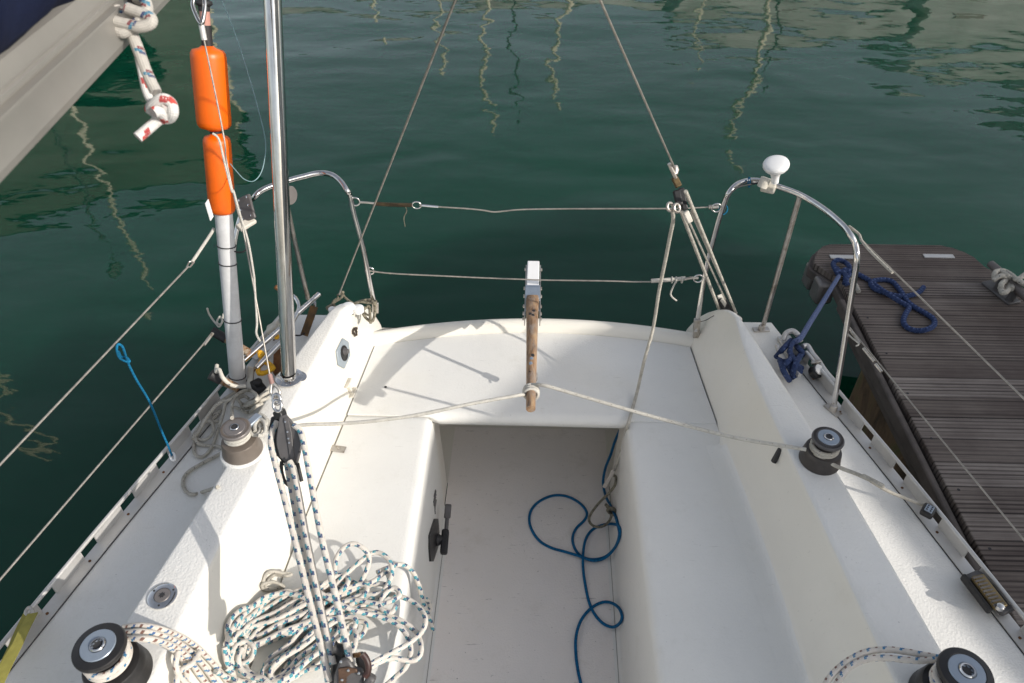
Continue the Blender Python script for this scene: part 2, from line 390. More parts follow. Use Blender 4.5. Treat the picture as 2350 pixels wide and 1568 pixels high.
# ------------------------------------------------------------------ the yacht's cockpit
ZD, ZC, ZF = .04, .22, -.45          # side deck, coaming top, well floor (seat level is 0)
YA, YT, Y0 = 1.71, 1.905, -.7        # coaming end, transom, forward end
boat = empty('sailing_yacht', (0, 1, -.7), 'white sailing yacht, its cockpit and stern over green water beside the pontoon', 'yacht')
G = (783, 720)
fL1 = line_fn([PZ(862, 783, 0), PZ(794, 952, 0), PZ(682, 1223, 0), PZ(639, 1342, 0)])
fL2 = line_fn([PZ(783, 720, ZC), PZ(661, 955, ZC), PZ(495, 1258, ZC), PZ(410, 1440, ZC)])
fL3 = line_fn([PZ(746, 722, ZC), PZ(680, 804, ZC), PZ(594, 926, ZC), PZ(510, 1089, ZC), PZ(404, 1236, ZC), PZ(284, 1425, ZC)])
fR1 = line_fn([PZ(1585, 795, 0), PZ(1645, 970, 0), PZ(1710, 1130, 0), PZ(1802, 1379, 0), PZ(1856, 1568, 0)])
fR2 = line_fn([PZ(1692, 745, ZC), PZ(1723, 857, ZC), PZ(1789, 990, ZC), PZ(1842, 1101, ZC), PZ(1965, 1370, ZC), PZ(2016, 1480, ZC)])
fR3 = line_fn([PZ(1731, 773, ZC), PZ(1798, 873, ZC), PZ(1960, 1140, ZC), PZ(2164, 1491, ZC)])
ZR = ZD+.038
fLo = line_fn([PZ(508, 881, ZR), PZ(330, 1089, ZR), PZ(264, 1162, ZR), PZ(0, 1480, ZR)])
fRo = line_fn([PZ(1840, 793, ZR), PZ(1945, 923, ZR), PZ(2031, 1016, ZR), PZ(2117, 1125, ZR), PZ(2350, 1414, ZR)])
FLW = .034
def smooth_fn(f, a=-.8, b=2.0, n=28):
    ys = [a+(b-a)*i/n for i in range(n+1)]; xs = [f(y) for y in ys]
    for _ in range(3): xs = [xs[0]]+[(xs[i-1]+2*xs[i]+xs[i+1])/4 for i in range(1, n)]+[xs[-1]]
    def g(y):
        t = (y-a)/(b-a)*n; i = max(0, min(n-1, int(t))); return xs[i]+(xs[i+1]-xs[i])*(t-i)
    return g
fL1, fL2, fL3, fLo, fR1, fR2, fR3, fRo = [smooth_fn(f) for f in (fL1, fL2, fL3, fLo, fR1, fR2, fR3, fRo)]
def ztop(y):
    if y <= YA: return ZC
    t = (y-YA)/(YT-YA); return ZC-(ZC-.055)*(t*t*.8+t*.2)
stations = [Y0+i*.1 for i in range(int((YA-Y0)/.1))]+[YA, 1.745, 1.78, 1.82, 1.86, 1.885, 1.9, YT]
def coaming(side):
    fi, f2, f3, fo = (fL1, fL2, fL3, fLo) if side < 0 else (fR1, fR2, fR3, fRo)
    rows = []
    for y in stations:
        zt = ztop(y); k = (zt-0)/(ZC)
        x1 = fi(min(y, 1.88)); x2 = f2(min(y, 1.78)); x3 = f3(min(y, 1.8)); xo = fo(y)-side*.004
        if y > YA:   # the coaming end tapers down on to the transom
            t = (y-YA)/(YT-YA); x2 = lerp(x2, x1+side*.012, t*.75); x3 = lerp(x3, x3+side*.02, t)
        zd = min(ZD, zt-.01) if side < 0 else min(ZD, zt-.01)
        if side > 0:
            x4 = x3+.03
        else: x4 = x3-.012
        prof = [Vector((x1, y, -.03)) if side < 0 or y > 1.49 else Vector((x1-.06, y, .0004)), Vector((x1, y, .0 if side < 0 or y > 1.49 else .0004)), Vector((x2, y, zt)), Vector((x3, y, zt-.002)), Vector((x4, y, zd)), Vector((xo, y, zd)), Vector((xo, y, zd-.03))]
        rad = [0, .012 if side < 0 else .03, .014, .012, .014, .006, 0]
        rows.append(fillet(prof, rad, 5))
    rows.append([Vector((p.x, YT+.004, min(p.z, -.02) if p.z > -.02 else p.z)) for p in rows[-1]])
    mb = MB(); mb.grid(rows, flip=(side > 0)); return mb
for side in (-1, 1):
    mb = coaming(side)
    o = mb.build('side_deck', M['gel_ns'], boat, angle=180)
    # smooth gelcoat on the upright inner face, texture on the tops
    o.data.materials.append(M['gel']); o.data.materials.append(M['gel_seat'])
    nn = len(fillet([Vector((0, 0, 0))]*1+[Vector((1, 0, 0)), Vector((1, 1, 0))], [0, 0, 0]))
    for p in o.data.polygons:
        if abs(p.normal.z) < .75: p.material_index = 1
        elif p.center.z < .012: p.material_index = 2
# seats
def seat(side):
    w0 = line_fn([PZ(989, 968, 0), PZ(913, 1481, 0)]) if side < 0 else line_fn([PZ(1440, 976, 0), PZ(1512, 1568, 0)])
    w1 = line_fn([PZ(1016, 1202, ZF), PZ(969, 1568, ZF)]) if side < 0 else line_fn([PZ(1408, 1262, ZF), PZ(1430, 1568, ZF)])
    fi = fL1 if side < 0 else fR1; mb = MB(); rows = []
    ye = 1.492
    ys = [Y0+i*.1 for i in range(22)]; ys = [y for y in ys if y < ye-.03]+[ye-.018, ye-.006, ye-.001, ye]
    for i, y in enumerate(ys):
        dz = 0 if i < len(ys)-3 else (-.001, -.005, -.014)[i-(len(ys)-3)]
        xw = w0(y); xi = fi(y)+side*-.0035
        prof = [Vector((xi, y, -.03)), Vector((xi, y, dz)), Vector((xw, y, dz)), Vector((xw-side*.006, y, -.1)), Vector((w1(y)+side*.0, y, ZF+.0)), Vector((w1(y)-side*.06, y, ZF))]
        rows.append(fillet(prof, [0, .004, .028, .05, .03, 0], 6))
    rows.append([Vector((p.x, ye+.0005, min(p.z, -.03))) for p in rows[-1]])
    mb.grid(rows, flip=(side < 0)); return mb, w0, w1
mbL, wL0, wL1 = seat(-1); mbR, wR0, wR1 = seat(1)
oL = mbL.build('seat', M['gel_seat'], boat, angle=180); oR = mbR.build('seat', M['gel_seat'], boat, angle=180)
# well continues aft under the locker, as a dark tunnel
mb = MB()
xa, xb = wL1(1.5), wR1(1.5)
rows = [[Vector((lerp(wL1(y)+.0, wR1(y), t), y, ZF+.0008)) for t in (0, .25, .5, .75, 1)] for y in (Y0, 0, .5, 1, 1.5, 1.86)]
mb.grid(rows)
well = mb.build('cockpit_floor', M['floor'], boat)
mb = MB()
mb.grid([[Vector((wL1(y)-.002, y, ZF)), Vector((wL0(1.45)-.004, y, -.02))] for y in (1.485, 1.6)], flip=True)
mb.grid([[Vector((wR1(y)+.002, y, ZF)), Vector((wR0(1.45)+.004, y, -.02))] for y in (1.485, 1.6)])
mb.grid([[Vector((wL1(1.6)-.002-q, 1.6, ZF)), Vector((wL0(1.45)-.004-q, 1.6, -.02))] for q in (0, .08)], flip=True)
mb.grid([[Vector((wR1(1.6)+.002+q, 1.6, ZF)), Vector((wR0(1.45)+.004+q, 1.6, -.02))] for q in (0, .08)])
mb.grid([[Vector((wL1(y)-.08, y, ZF)), Vector((wL0(1.45)-.08, y, -.02))] for y in (1.6, 1.88)], flip=True)
mb.grid([[Vector((wR1(y)+.08, y, ZF)), Vector((wR0(1.45)+.08, y, -.02))] for y in (1.6, 1.88)])
mb.grid([[Vector((wL0(1.5)-.12, 1.87, z)), Vector((wR0(1.5)+.12, 1.87, z))] for z in (ZF-.01, -.02)])
mb.grid([[Vector((wL1(1.5)-.08, y, ZF)), Vector((wR1(1.5)+.08, y, ZF))] for y in (1.6, 1.87)])
mb.build('well_lining', M['gel'], boat)
# moulding seam lines at the foot of the well walls
sm = MB()
sm.bar((wL1(1.45)+.012, 1.45, ZF+.004), (wL1(.3)+.012, .3, ZF+.004), .0016, .003)
sm.bar((wR1(1.45)-.012, 1.45, ZF+.004), (wR1(.3)-.012, .3, ZF+.004), .0016, .003)
sm.build('floor_seam', speckled((.25, .22, .2), name='seam_dirt'), well)
# sealant under the joints
mb = MB()
mb.grid([[Vector((fL1(y)-.02, y, -.016)), Vector((fL1(y)+.012, y, -.016))] for y in (Y0, 0, .5, 1, 1.3, 1.5, 1.7, 1.86)])
mb.grid([[Vector((fR1(y)-.012, y, -.016)), Vector((fR1(y)+.02, y, -.016))] for y in (1.492, 1.6, 1.7, 1.86)])
mb.grid([[Vector((x, 1.48, -.020)), Vector((x, 1.51, -.020))] for x in (-.6, wL0(1.5)-.04)], flip=True)
mb.grid([[Vector((x, 1.48, -.020)), Vector((x, 1.51, -.020))] for x in (wR0(1.5)+.04, .6)], flip=True)
mb.build('joint_sealant', M['gap'], boat)
# aft locker lid: bullnosed front edge over the well
def yaft(x):
    return 1.882-.26*(x-.06)**2-.0*x
def lip_y(x): return 1.497-.012*max(0, x)-.004
nx = 40; rows = []
xs0, xs1 = fL1(1.5)+.003, fR1(1.5)-.003
prof = [(-.06, -1), (-.036, 0), (-.012, 0), (0, 1)]
for i in range(nx+1):
    t = i/nx; r = []
    xf = lerp(fL1(1.5)+.0035, fR1(1.5)-.0035, t); xbk = lerp(fL1(1.86)+.0035, fR1(1.84)-.0035, t)
    x_at = lambda y: lerp(lerp(fL1(y)+.0035, fR1(y)-.0035, t), 0, 0)
    yf = lip_y(xf); yb = yaft(xbk)
    over = wL0(1.5) < xf < wR0(1.5)
    rr = .026 if over else .003; zz = -.042 if over else -.03
    r.append(Vector((xf, yf+.05, zz))); r.append(Vector((xf, yf+.008, zz)))
    for k in range(7):
        a = math.pi/2*k/6; r.append(Vector((xf, yf+rr*(1-math.cos(a)), -rr*(1-math.sin(a)))))
    for k in range(1, 9):
        y = lerp(yf+rr, yb-.003, k/8); r.append(Vector((lerp(fL1(y)+.0035, fR1(y)-.0035, t), y, 0)))
    r.append(Vector((r[-1].x, yb, -.004))); rows.append(r)
mb = MB(); mb.grid(rows, flip=True); lid = mb.build('locker_lid', M['gel_seat'], boat, angle=50)
# transom rim, rounded, aft of the lid
rows = []
for i in range(nx+1):
    x = lerp(fL1(1.88)-.02, fR1(1.86)+.02, i/nx); yb = yaft(x)
    prof = [(yb-.002, -.006), (yb+.001, .0), (yb+.006, .016), (yb+.014, .026), (yb+.026, .031), (yb+.038, .029), (yb+.046, .02), (yb+.049, .0), (yb+.05, -.05), (yb+.0, -.7)]
    rows.append([Vector((x, a, b)) for a, b in prof])
mb = MB(); mb.grid(rows, flip=True); mb.build('transom_rim', M['gel'], boat, angle=180)
# topsides
rows = []
hs = [Y0+i*.2 for i in range(13)]+[1.8, YT+.004]
for f, sgn in ((fLo, -1), (fRo, 1)):
    rows = [[Vector((f(y)-sgn*.006, y, ZD-.004)), Vector((f(y)-sgn*.004, y, ZD-.06)), Vector((f(y)-sgn*.02, y, -.3)), Vector((f(y)-sgn*.12, y-(.05 if y > 1.8 else 0), -.75))] for y in hs]
    mb = MB(); mb.grid(rows, flip=(sgn > 0)); mb.build('hull_side', M['hullm'], boat, angle=180)
mb = MB()
mb.grid([[Vector((lerp(fLo(YT)+.006, fRo(YT)-.006, t), YT+.001, z if z < -.2 else (-.012 if .12 < t < .88 else z))) for t in [i/24 for i in range(25)]] for z in (.035, -.1, -.3, -.7)])
mb.build('transom', M['hullm'], boat)
# bulkhead forward, only its top may be glimpsed
mb = MB(); mb.box((0.05, Y0-.03, -.2), (2.6, .06, .8)); mb.build('bridge_deck', M['gel'], boat, bevel=.01)
# ---- toe rails: flange, slotted upright and bead
def toerail(f, sgn, y0, y1, offs, slot=.045, pitch=.135):
    def at(y, dx, z): return Vector((f(y)-sgn*dx, y, z))
    mb = MB(); n = 40; ys = [lerp(y0, y1, i/n) for i in range(n+1)]
    z0 = ZD+.001
    mb.grid([[at(y, .0, z0), at(y, .0, z0+.003), at(y, FLW, z0+.003), at(y, FLW, z0-.002)] for y in ys], flip=(sgn > 0))
    base = mb
    # webs between the slots
    y = y0+offs
    edges = []; cur = y0
    while y < y1:
        edges.append((cur, min(y, y1))); cur = y+slot; y += pitch
    edges.append((cur, y1))
    up = MB()
    for a, b in edges:
        if b-a < .004: continue
        m = max(2, int((b-a)/.03)); yy = [lerp(a, b, i/m) for i in range(m+1)]
        for d0, d1 in ((.0012, .0042),):
            rows = [[at(q, d1, z0+.003), at(q, d1, ZR-.002), at(q, d0, ZR-.002), at(q, d0, z0+.003)] for q in yy]
            up.grid([r+[r[0]] for r in rows], flip=(sgn < 0)); 
            for q in (yy[0], yy[-1]): up.add([at(q, d1, z0+.003), at(q, d1, ZR-.002), at(q, d0, ZR-.002), at(q, d0, z0+.003)], [(0, 1, 2, 3)])
    rows = [[at(q, .0042, ZR-.002), at(q, .0042, ZR+.001), at(q, .0012, ZR+.001), at(q, .0012, ZR-.002)] for q in ys]
    up.grid([r+[r[0]] for r in rows], flip=(sgn < 0))
    bead = MB(); bead.tube([at(q, .0022, ZR) for q in ys], .0052, 10)
    o = base.build('toe_rail', M['alu'], boat, angle=60)
    up.build('slotted_web', M['alu'], o, angle=30); bead.build('bead', M['alu'], o, angle=60)
    y = y0+.05
    while y < y1:
        MB().lathe([(.0035, 0), (.0035, .0012), (.002, .0014)], at(y, FLW*.55, z0+.003), seg=10).build('screw', M['rust'], o); y += .135
    gp = MB(); gp.grid([[at(y, FLW+.0028, ZD+.0012), at(y, FLW-.001, ZD+.0012)] for y in ys], flip=(sgn < 0)); gp.build('rail_sealant', M['gap'], o)
    return o
railL = toerail(fLo, -1, .1, 1.86, .055); railR = toerail(fRo, 1, .1, 1.72, .07)

# ---- winches, each with drum, cap, disc and socket
def star(r0, r1, n=8, rot=0): return [((r0 if i % 2 else r1)*math.cos(math.pi*i/n+rot), (r0 if i % 2 else r1)*math.sin(math.pi*i/n+rot)) for i in range(2*n)]
def make_winch(rb, rc, h, body, cap, disc, big):
    b = MB(); hb = h*(.42 if big else .5)
    b.lathe([(rb*.98, 0), (rb, .002), (rb, .006), (rb*.965, .010), (rb*.955, hb*.42), (rb*.93, hb*.52), (rb*.93, hb*.56), (rb*.88, hb*.9), (rb*.84, hb*.98), (rb*.72, hb), (rc*.72, hb+.002), (rc*.66, hb+.008), (rc*.64, h*.7), (rc*.68, h*.8), (rc*.78, h*.84)], seg=56)
    drum = b.build('winch', M[body], None, angle=30)
    c = MB(); c.lathe([(rc*.7, h*.835), (rc*.9, h*.838), (rc*.99, h*.87), (rc, h*.9), (rc*.99, h*.93), (rc*.95, h*.955), (rc*.7, h*.975), (rc*.66, h*.965)], seg=56)
    co = c.build('winch_cap', M[cap], drum, angle=30)
    g = MB()
    for i in range(56 if not big else 0):
        a = 2*math.pi*i/56; R = Matrix.Rotation(a, 3, 'Z'); g.box(R @ Vector((rc*.83, 0, h*.968)), (rc*.15, rc*.03, .002), R)
    if g.v: g.build('cap_teeth', M[body], drum)
    d = MB(); d.lathe([(rc*.665, h*.955), (rc*.665, h*.972), (rc*.64, h*.985), (rc*.33, h*.99), (rc*.31, h*.97)], seg=48); d.build('winch_disc', M[disc], drum, angle=30)
    s = MB()
    s.lathe([(rc*.30, h*.96), (rc*.30, h*1.0), (rc*.27, h*1.015), (rc*.22, h*1.012), (rc*.215, h*.9)], seg=32, cap=False)
    s.build('socket_ring', M['steel'], drum, angle=30)
    t = MB(); t.prism(star(rc*.15, rc*.215), .003, (0, 0, h*.955)); t.lathe([(.0001, 0), (rc*.22, 0)], (0, 0, h*.95), seg=24, cap=False); t.build('socket', M['gap'], drum)
    return drum
def put(o, loc, axis=(0, 0, 1), spin=0):
    R = basis(axis, (0, 1, 0)).to_4x4() @ Matrix.Rotation(spin, 4, 'Z')
    o.matrix_basis = Matrix.Translation(Vector(loc)) @ R
    o.parent = boat; o.matrix_parent_inverse = boat.matrix_basis.inverted()
def copy_tree(o, parent=None):
    c = o.copy(); scene.collection.objects.link(c)
    if parent is not None: c.parent = parent
    for ch in o.children: copy_tree(ch, c)
    return c
WA = Vector((-.731, .632, ZC)); WA.x, WA.y = PZ(223, 1479, .338).x, PZ(223, 1479, .338).y
pb = PZ(538, 980, ZC+.085); WB = Vector((pb.x, pb.y, ZC)); pc_ = PZ(1903, 1001, ZC+.085); WC = Vector((pc_.x, pc_.y, ZC-.002)); pd_ = PZ(2222, 1537, ZC+.118); WD = Vector((pd_.x, pd_.y, ZC-.002))
wA = make_winch(.058, .0455, .118, 'black', 'black', 'capblue', True); put(wA, WA, spin=.2)
tag(wA, 'black winch wound with blue flecked rope, nearest on the port of the two coamings')
wD = copy_tree(wA); put(wD, WD, spin=.5); wD['label'] = 'black winch in the near right corner'
wB = make_winch(.048, .0362, .085, 'drumgrey', 'drumtop', 'drumtop', False); put(wB, WB, spin=.1)
wB['label'] = 'bleached grey winch beside the tangled grey rope'
wC = make_winch(.0475, .0365, .085, 'drumdark', 'grey_plastic', 'capblue', False); put(wC, WC, spin=.3)
wC['label'] = 'dark winch with a blue grey disc beside the toe rail'
# plinths moulded under the aft winches
for W, r in ((WB, .056),):
    mb = MB(); mb.lathe([(r*1.0, -.03), (r*.98, -.002), (r*.93, .0025), (r*.8, .003)], W, seg=40); mb.build('winch_plinth', M['gel_ns'], boat, angle=180)

# ---- fittings on the mouldings
def uvframe(p, n, up):
    n = Vector(n).normalized(); x = Vector(up).cross(n).normalized(); y = n.cross(x); return Matrix((x, y, n)).transposed()
def cface(u, v, side=-1):
    """point of the left coaming's inner face under a pixel, and the face's frame"""
    r = ray(u, v); best = None
    f1, f2 = (fL1, fL2) if side < 0 else (fR1, fR2)
    for k in range(0, 101):
        z = ZC*k/100; p = CAM+r*((z-CAMH)/r.z); xf = lerp(f1(p.y), f2(p.y), k/100); d = abs(p.x-xf)
        if best is None or d < best[0]: best = (d, p, z)
    p = best[1]; a = Vector((f1(p.y), p.y, 0)); b = Vector((f2(p.y), p.y, ZC)); al = Vector((f1(p.y+.05)-f1(p.y), .05, 0)).normalized()
    upv = (b-a).normalized(); n = al.cross(upv)
    if n.x*(-side) < 0: n = -n
    n = (n-al*n.dot(al)).normalized(); y = n.cross(al)
    return p, Matrix((al, upv if False else n.cross(al), n)).transposed(), al, n
# hexagonal blue-grey gauge
p, R, al, n = cface(*c3(1390, 568)); 
hexp = [(-.052, 0), (-.030, .031), (.030, .031), (.052, 0), (.030, -.031), (-.030, -.031)]
mb = MB(); mb.prism([(a*1.0, b*1.12) for a, b in hexp], .006, p, R); g = mb.build('throttle_panel', M['tuffblue'], boat, bevel=.003)
mb = MB(); mb.lathe([(.0235, .004), (.0235, .008), (.021, .009), (.0205, .0065)], p, n, seg=40, cap=False); mb.lathe([(.0001, .0072), (.0206, .0072)], p, n, seg=40, cap=False); mb.build('recess', M['black'], g)
mb = MB(); mb.lathe([(.0001, .02), (.007, .02), (.008, .015), (.012, .0075)], p+R @ Vector((.004, .003, 0)), n, seg=24, cap=False); mb.bar(p+n*.012+al*-.004, p+n*.014+al*.012, .006, .004, n); mb.build('boss', M['grey_plastic'], g, bevel=.001)
# broken-out dark knot above it
p, R, al, n = cface(*c3(1482, 392)); mb = MB()
for i in range(22):
    a = i*.9; q = [p+n*(.002+.007*random.random())+R @ Vector((math.cos(a+j)*(.006+.012*random.random()), math.sin(a+j)*(.005+.009*random.random()), 0)) for j in (0, .6, 1.3)]
    mb.tube(catmull(q, 4), .0017, 6)
mb.build('perished_fitting', speckled((.05, .035, .025), .5, 80, .8, name='perished_rubber'), boat)
# small steel bolt bracket (barrel bolt) at the seam
p, R, al, n = cface(*c3(1440, 850)); mb = MB()
a_ = PZ(*c3(1410, 800), .03); 
mb.bar(p-al*.0+R @ Vector((-.004, .016, .004)), p+R @ Vector((-.004, -.02, .004)), .009, .012, n)
mb.box(p+R @ Vector((.0, .018, .006)), (.04, .005, .012), R); mb.box(p+R @ Vector((.0, -.022, .008)), (.042, .005, .014), R)
mb.build('bolt_bracket', M['cream_pl'], boat, bevel=.0015)
# steel lashing eye on the seam further forward
q = PZ(*c3(1300, 1350), .004); mb = MB()
mb.box(q+Vector((-.014, .012, .004)), (.006, .034, .018), Matrix.Rotation(-.5, 3, 'Z')); mb.box(q+Vector((.016, -.002, .0)), (.05, .022, .003), Matrix.Rotation(-.15, 3, 'Z')); mb.lathe([(.004, 0), (.004, .003), (.001, .004)], q+Vector((.02, 0, .001)), seg=12)
mb.build('hinge', M['steel_old'], boat, bevel=.001)
# locker lid thumb hole
q = PZ(*e5(1094, 636), .0012); mb = MB(); mb.lathe([(.0042, 0), (.0042, .0006)], q, seg=16); mb.build('finger_hole', M['gap'], lid)
# deck filler plate on the left coaming
q = PZ(*c5(1222, 915), ZC); mb = MB()
mb.lathe([(.029, -.001), (.029, .002), (.026, .0038), (.0165, .0042), (.0162, .0025)], q, seg=48, cap=False); fl_ = mb.build('filler_plate', M['steel'], boat, angle=30)
mb = MB(); mb.lathe([(.0158, 0), (.0158, .0038), (.0145, .005), (.0001, .005)], q, seg=40, cap=False); mb.build('filler_cap', M['drumtop'], fl_, angle=30)
mb = MB(); mb.prism(star(.0045, .007, 7), .0008, q+Vector((0, 0, .0048)))
for a in (.6, 2.7, 4.8): mb.lathe([(.0022, 0), (.0022, .0012)], q+Vector((math.cos(a)*.0225, math.sin(a)*.0225, .0034)), seg=10)
mb.build('key_recess', M['gap'], fl_)
# engine stop / fuel cock on the left well wall
yq = PX(*e6(345, 1090), wL0(1.0)).y
wx = lambda y, z: lerp(wL0(y), wL1(y), max(0, -z)/-ZF)
def wallL(u, v):
    r = ray(u, v); best = None
    for k in range(0, 101):
        z = ZF*k/100; p = CAM+r*((z-CAMH)/r.z); d = abs(p.x-wx(p.y, z))
        if best is None or d < best[0]: best = (d, p)
    return best[1]
pt, pbm = wallL(*e6(380, 730)), wallL(*e6(305, 1440)); pl, pr_ = wallL(*e6(262, 1020)), wallL(*e6(425, 960))
nW = Vector((1, .12, 0)).normalized(); mid = (pt+pbm)/2
mb = MB(); ring = [wallL(*e6(*k)) for k in ((355, 735), (405, 735), (425, 960), (405, 1200), (325, 1440), (285, 1440), (265, 1200), (262, 1010))]
mb.add([a for a in ring]+[a+nW*.008 for a in ring], [tuple(range(8, 16))]+[(i, (i+1) % 8, 8+(i+1) % 8, 8+i) for i in range(8)])
cock = mb.build('diverter_plate', M['black'], boat, angle=30)
pm = wallL(*e6(390, 1080))
mb = MB(); mb.lathe([(.02, 0), (.018, .012), (.012, .02), (.012, .026)], pm, nW, seg=24)
mb.bar(pm+nW*.03+Vector((0, -.045, -.012)), pm+nW*.03+Vector((0, .03, .004)), .026, .022, nW); mb.build('control_hub', M['blackmatt'], cock, bevel=.006)
mb = MB(); mb.bar(pm+nW*.032+Vector((0, .028, .004)), pm+nW*.034+Vector((0, .062, .03)), .018, .012, nW); mb.bar(pm+nW*.034+Vector((0, .055, .028)), pm+nW*.036+Vector((0, .088, .055)), .026, .02, nW)
mb.build('control_lever', M['grey_plastic'], cock, bevel=.004)
p2 = wallL(*e6(375, 440)); mb = MB()
for i in range(9): mb.tube(catmull([p2+nW*.003+Vector((0, random.uniform(-.03, .03), random.uniform(-.035, .035))) for _ in range(3)], 4), .0024, 6)
mb.build('frayed_fitting', M['grey_plastic'], boat)
# black jamming fairlead on the right coaming face
p, R, al, n = cface(*d4(280, 1285), side=1); mb = MB()
mb.bar(PD(*d4(245, 1340), (p-CAM).dot(FW)), PD(*d4(310, 1225), (p-CAM).dot(FW)-.01), .012, .012, n); mb.build('fairlead_cleat', M['black'], boat, bevel=.003)
# nav light / pads on the aft left coaming end
mb = MB(); q = PZ(*c3(1440, 215), .19)
for dx, rr, hh in ((-.05, .012, .008), (-.02, .014, .016), (.0, .02, .02), (.03, .017, .014)): mb.lathe([(rr, 0), (rr, hh), (rr*.8, hh+.002)], q+Vector((dx, .004, -.005)), seg=24)
mb.build('stern_light', M['white_pl'], boat, angle=40)
# ------------------------------------------------------------------ surface under a pixel (for things lying on the boat)
def H(x, y):
    if y > YT: return -5
    zt = ztop(y); a, b, c = fL3(y), fL2(y), fL1(y)
    if x < a-.012: return ZD if x > fLo(y) else -5
    if x < a: return lerp(ZD, zt, (x-a+.012)/.012)
    if x < b: return zt
    if x < c: return lerp(zt, 0, (x-b)/(c-b))
    if x < wL0(y) or y > 1.497 and x < fR1(y): return 0
    if x < wR0(y): return ZF
    a, b, c = fR3(y), fR2(y), fR1(y)
    if x < c: return 0
    if x < b: return lerp(0, zt, (x-c)/(b-c))
    if x < a: return zt
    k = .03
    if x < a+k: return lerp(zt, ZD, (x-a)/k)
    return ZD if x < fRo(y) else -5
def PS(u, v, off=0.0):
    r = ray(u, v); z = .36+off
    while z > -.75:
        p = CAM+r*((z-CAMH)/r.z)
        if z <= H(p.x, p.y)+off: return p
        z -= .004
    return PZ(u, v, -.7)
def on(cf, pts, off=.006): return [PS(*cf(a, b), off if not isinstance(off, (list, tuple)) else off[i]) for i, (a, b) in enumerate(pts)]
def atz(cf, pts, z): return [PZ(*cf(a, b), z if not isinstance(z, (list, tuple)) else z[i]) for i, (a, b) in enumerate(pts)]
def atd(cf, pts, d): return [PD(*cf(a, b), d if not isinstance(d, (list, tuple)) else lerp(d[0], d[-1], i/(len(pts)-1)) if len(d) == 2 else d[i]) for i, (a, b) in enumerate(pts)]
def aty(cf, pts, y): return [PY(*cf(a, b), y if not isinstance(y, (list, tuple)) else lerp(y[0], y[-1], i/(len(pts)-1)) if len(y) == 2 else y[i]) for i, (a, b) in enumerate(pts)]
ID = lambda x, y: (x, y)

# ------------------------------------------------------------------ stern rails (parts of the yacht)
RT_ = .0078
topz = .58
p = aty(d1, [(520, 1440), (470, 1200), (420, 950), (340, 650), (305, 480)], [1.80, 1.80, 1.81, 1.83, 1.84]) + atz(c2, [(1720, 330), (1650, 230), (1560, 165), (1440, 150), (1280, 185), (1120, 228), (950, 285), (850, 335), (790, 395)], [.553, .572, .58, .58, .58, .58, .58, .575, .56]) 
p += [PZ(*c2(700, 480), .5), PZ(538, 560, .40), PZ(534, 680, .26), PZ(548, 850, .05)]
mb = MB(); mb.tube(catmull(p, 8), RT_, 16); pulp = mb.build('stern_rail', M['steel'], boat, angle=60)
mb = MB(); mb.tube([PZ(*c2(1090, 330), .57), PZ(*c2(1190, 800), .3), PZ(*c2(1330, 1400), .09)], RT_*.95, 14); mb.build('stanchion', M['steel_old'], pulp, angle=60)
mb = MB(); q = PZ(*c2(1150, 370), .56); mb.lathe([(.0001, 0), (.024, 0), (.026, .002), (.024, .005), (.0001, .006)], q, (.9, -.38, .1), seg=30); mb.build('end_plate', M['drumtop'], pulp)
mb = MB(); q = PY(*d1(520, 1460), 1.80); mb.box(q+Vector((.003, -.002, -.012)), (.02, .008, .04), Matrix.Rotation(.1, 3, 'Y')); mb.build('foot', M['steel_old'], pulp, bevel=.002)
p = [PZ(1597, 760, .07), PZ(1606, 700, .16), PZ(1624, 600, .3), PZ(1645, 520, .44), PZ(1662, 465, .53), PZ(*d3(735, 385), .565), PZ(*d3(800, 320), .58), PZ(*d3(890, 292), .58), PZ(*d3(1000, 300), .58), PZ(*d3(1110, 338), .58), PZ(*d3(1280, 402), .58), PZ(*d3(1450, 505), .58), PZ(*d3(1590, 622), .58), PZ(*d3(1655, 700), .575)]
oz = lambda v: lerp(.58, ZD, (v-560)/(935-560))
p += [PZ(1963, 562, .555), PZ(1966, 600, .52), PZ(1957, 660, .44), PZ(1937, 790, .25), PZ(1912, 938, ZD)]
mb = MB(); mb.tube(catmull(p, 8), RT_, 16); pulr = mb.build('stern_rail', M['steel'], boat, angle=60)
mb = MB(); mb.tube([PZ(*d3(1272, 415), .575), PZ(*d3(990, 1420), ZD)], RT_*.95, 14); mb.build('stanchion', M['steel_old'], pulr, angle=60)
for c, rz in ((PZ(*d3(980, 1428), ZD+.003), .1), (PZ(*d4(738, 905), ZD+.003), -.25)):
    mb = MB(); mb.box(c, (.052, .022, .005), Matrix.Rotation(rz if rz > 0 else -1.05, 3, 'Z')); mb.lathe([(.011, 0), (.0105, .012), (.0085, .016)], c+Vector((0, 0, .002)), seg=20)
    mb.build('foot', M['steel_old'], pulr, bevel=.001)
mb = MB(); q = PZ(1599, 745, .09); mb.box(q+Vector((0, -.006, -.01)), (.02, .014, .075), Matrix.Rotation(-.1, 3, 'Y')); mb.build('foot', M['steel_old'], pulr, bevel=.002)
# welded eyes
for cf, pt, y in ((d1, (350, 535), 1.835), (d1, (480, 1160), 1.805), (d3, (640, 500), 1.80), (d3, (500, 1040), 1.76)):
    q = PY(*cf(*pt), y); mb = MB(); mb.tube([q+Vector((math.cos(a)*.013, 0, math.sin(a)*.013)) for a in [i*math.pi/8 for i in range(16)]], .0022, 8, closed=True); mb.build('eye', M['steel'], pulp if pt[0] in (350, 480) else pulr, angle=60)

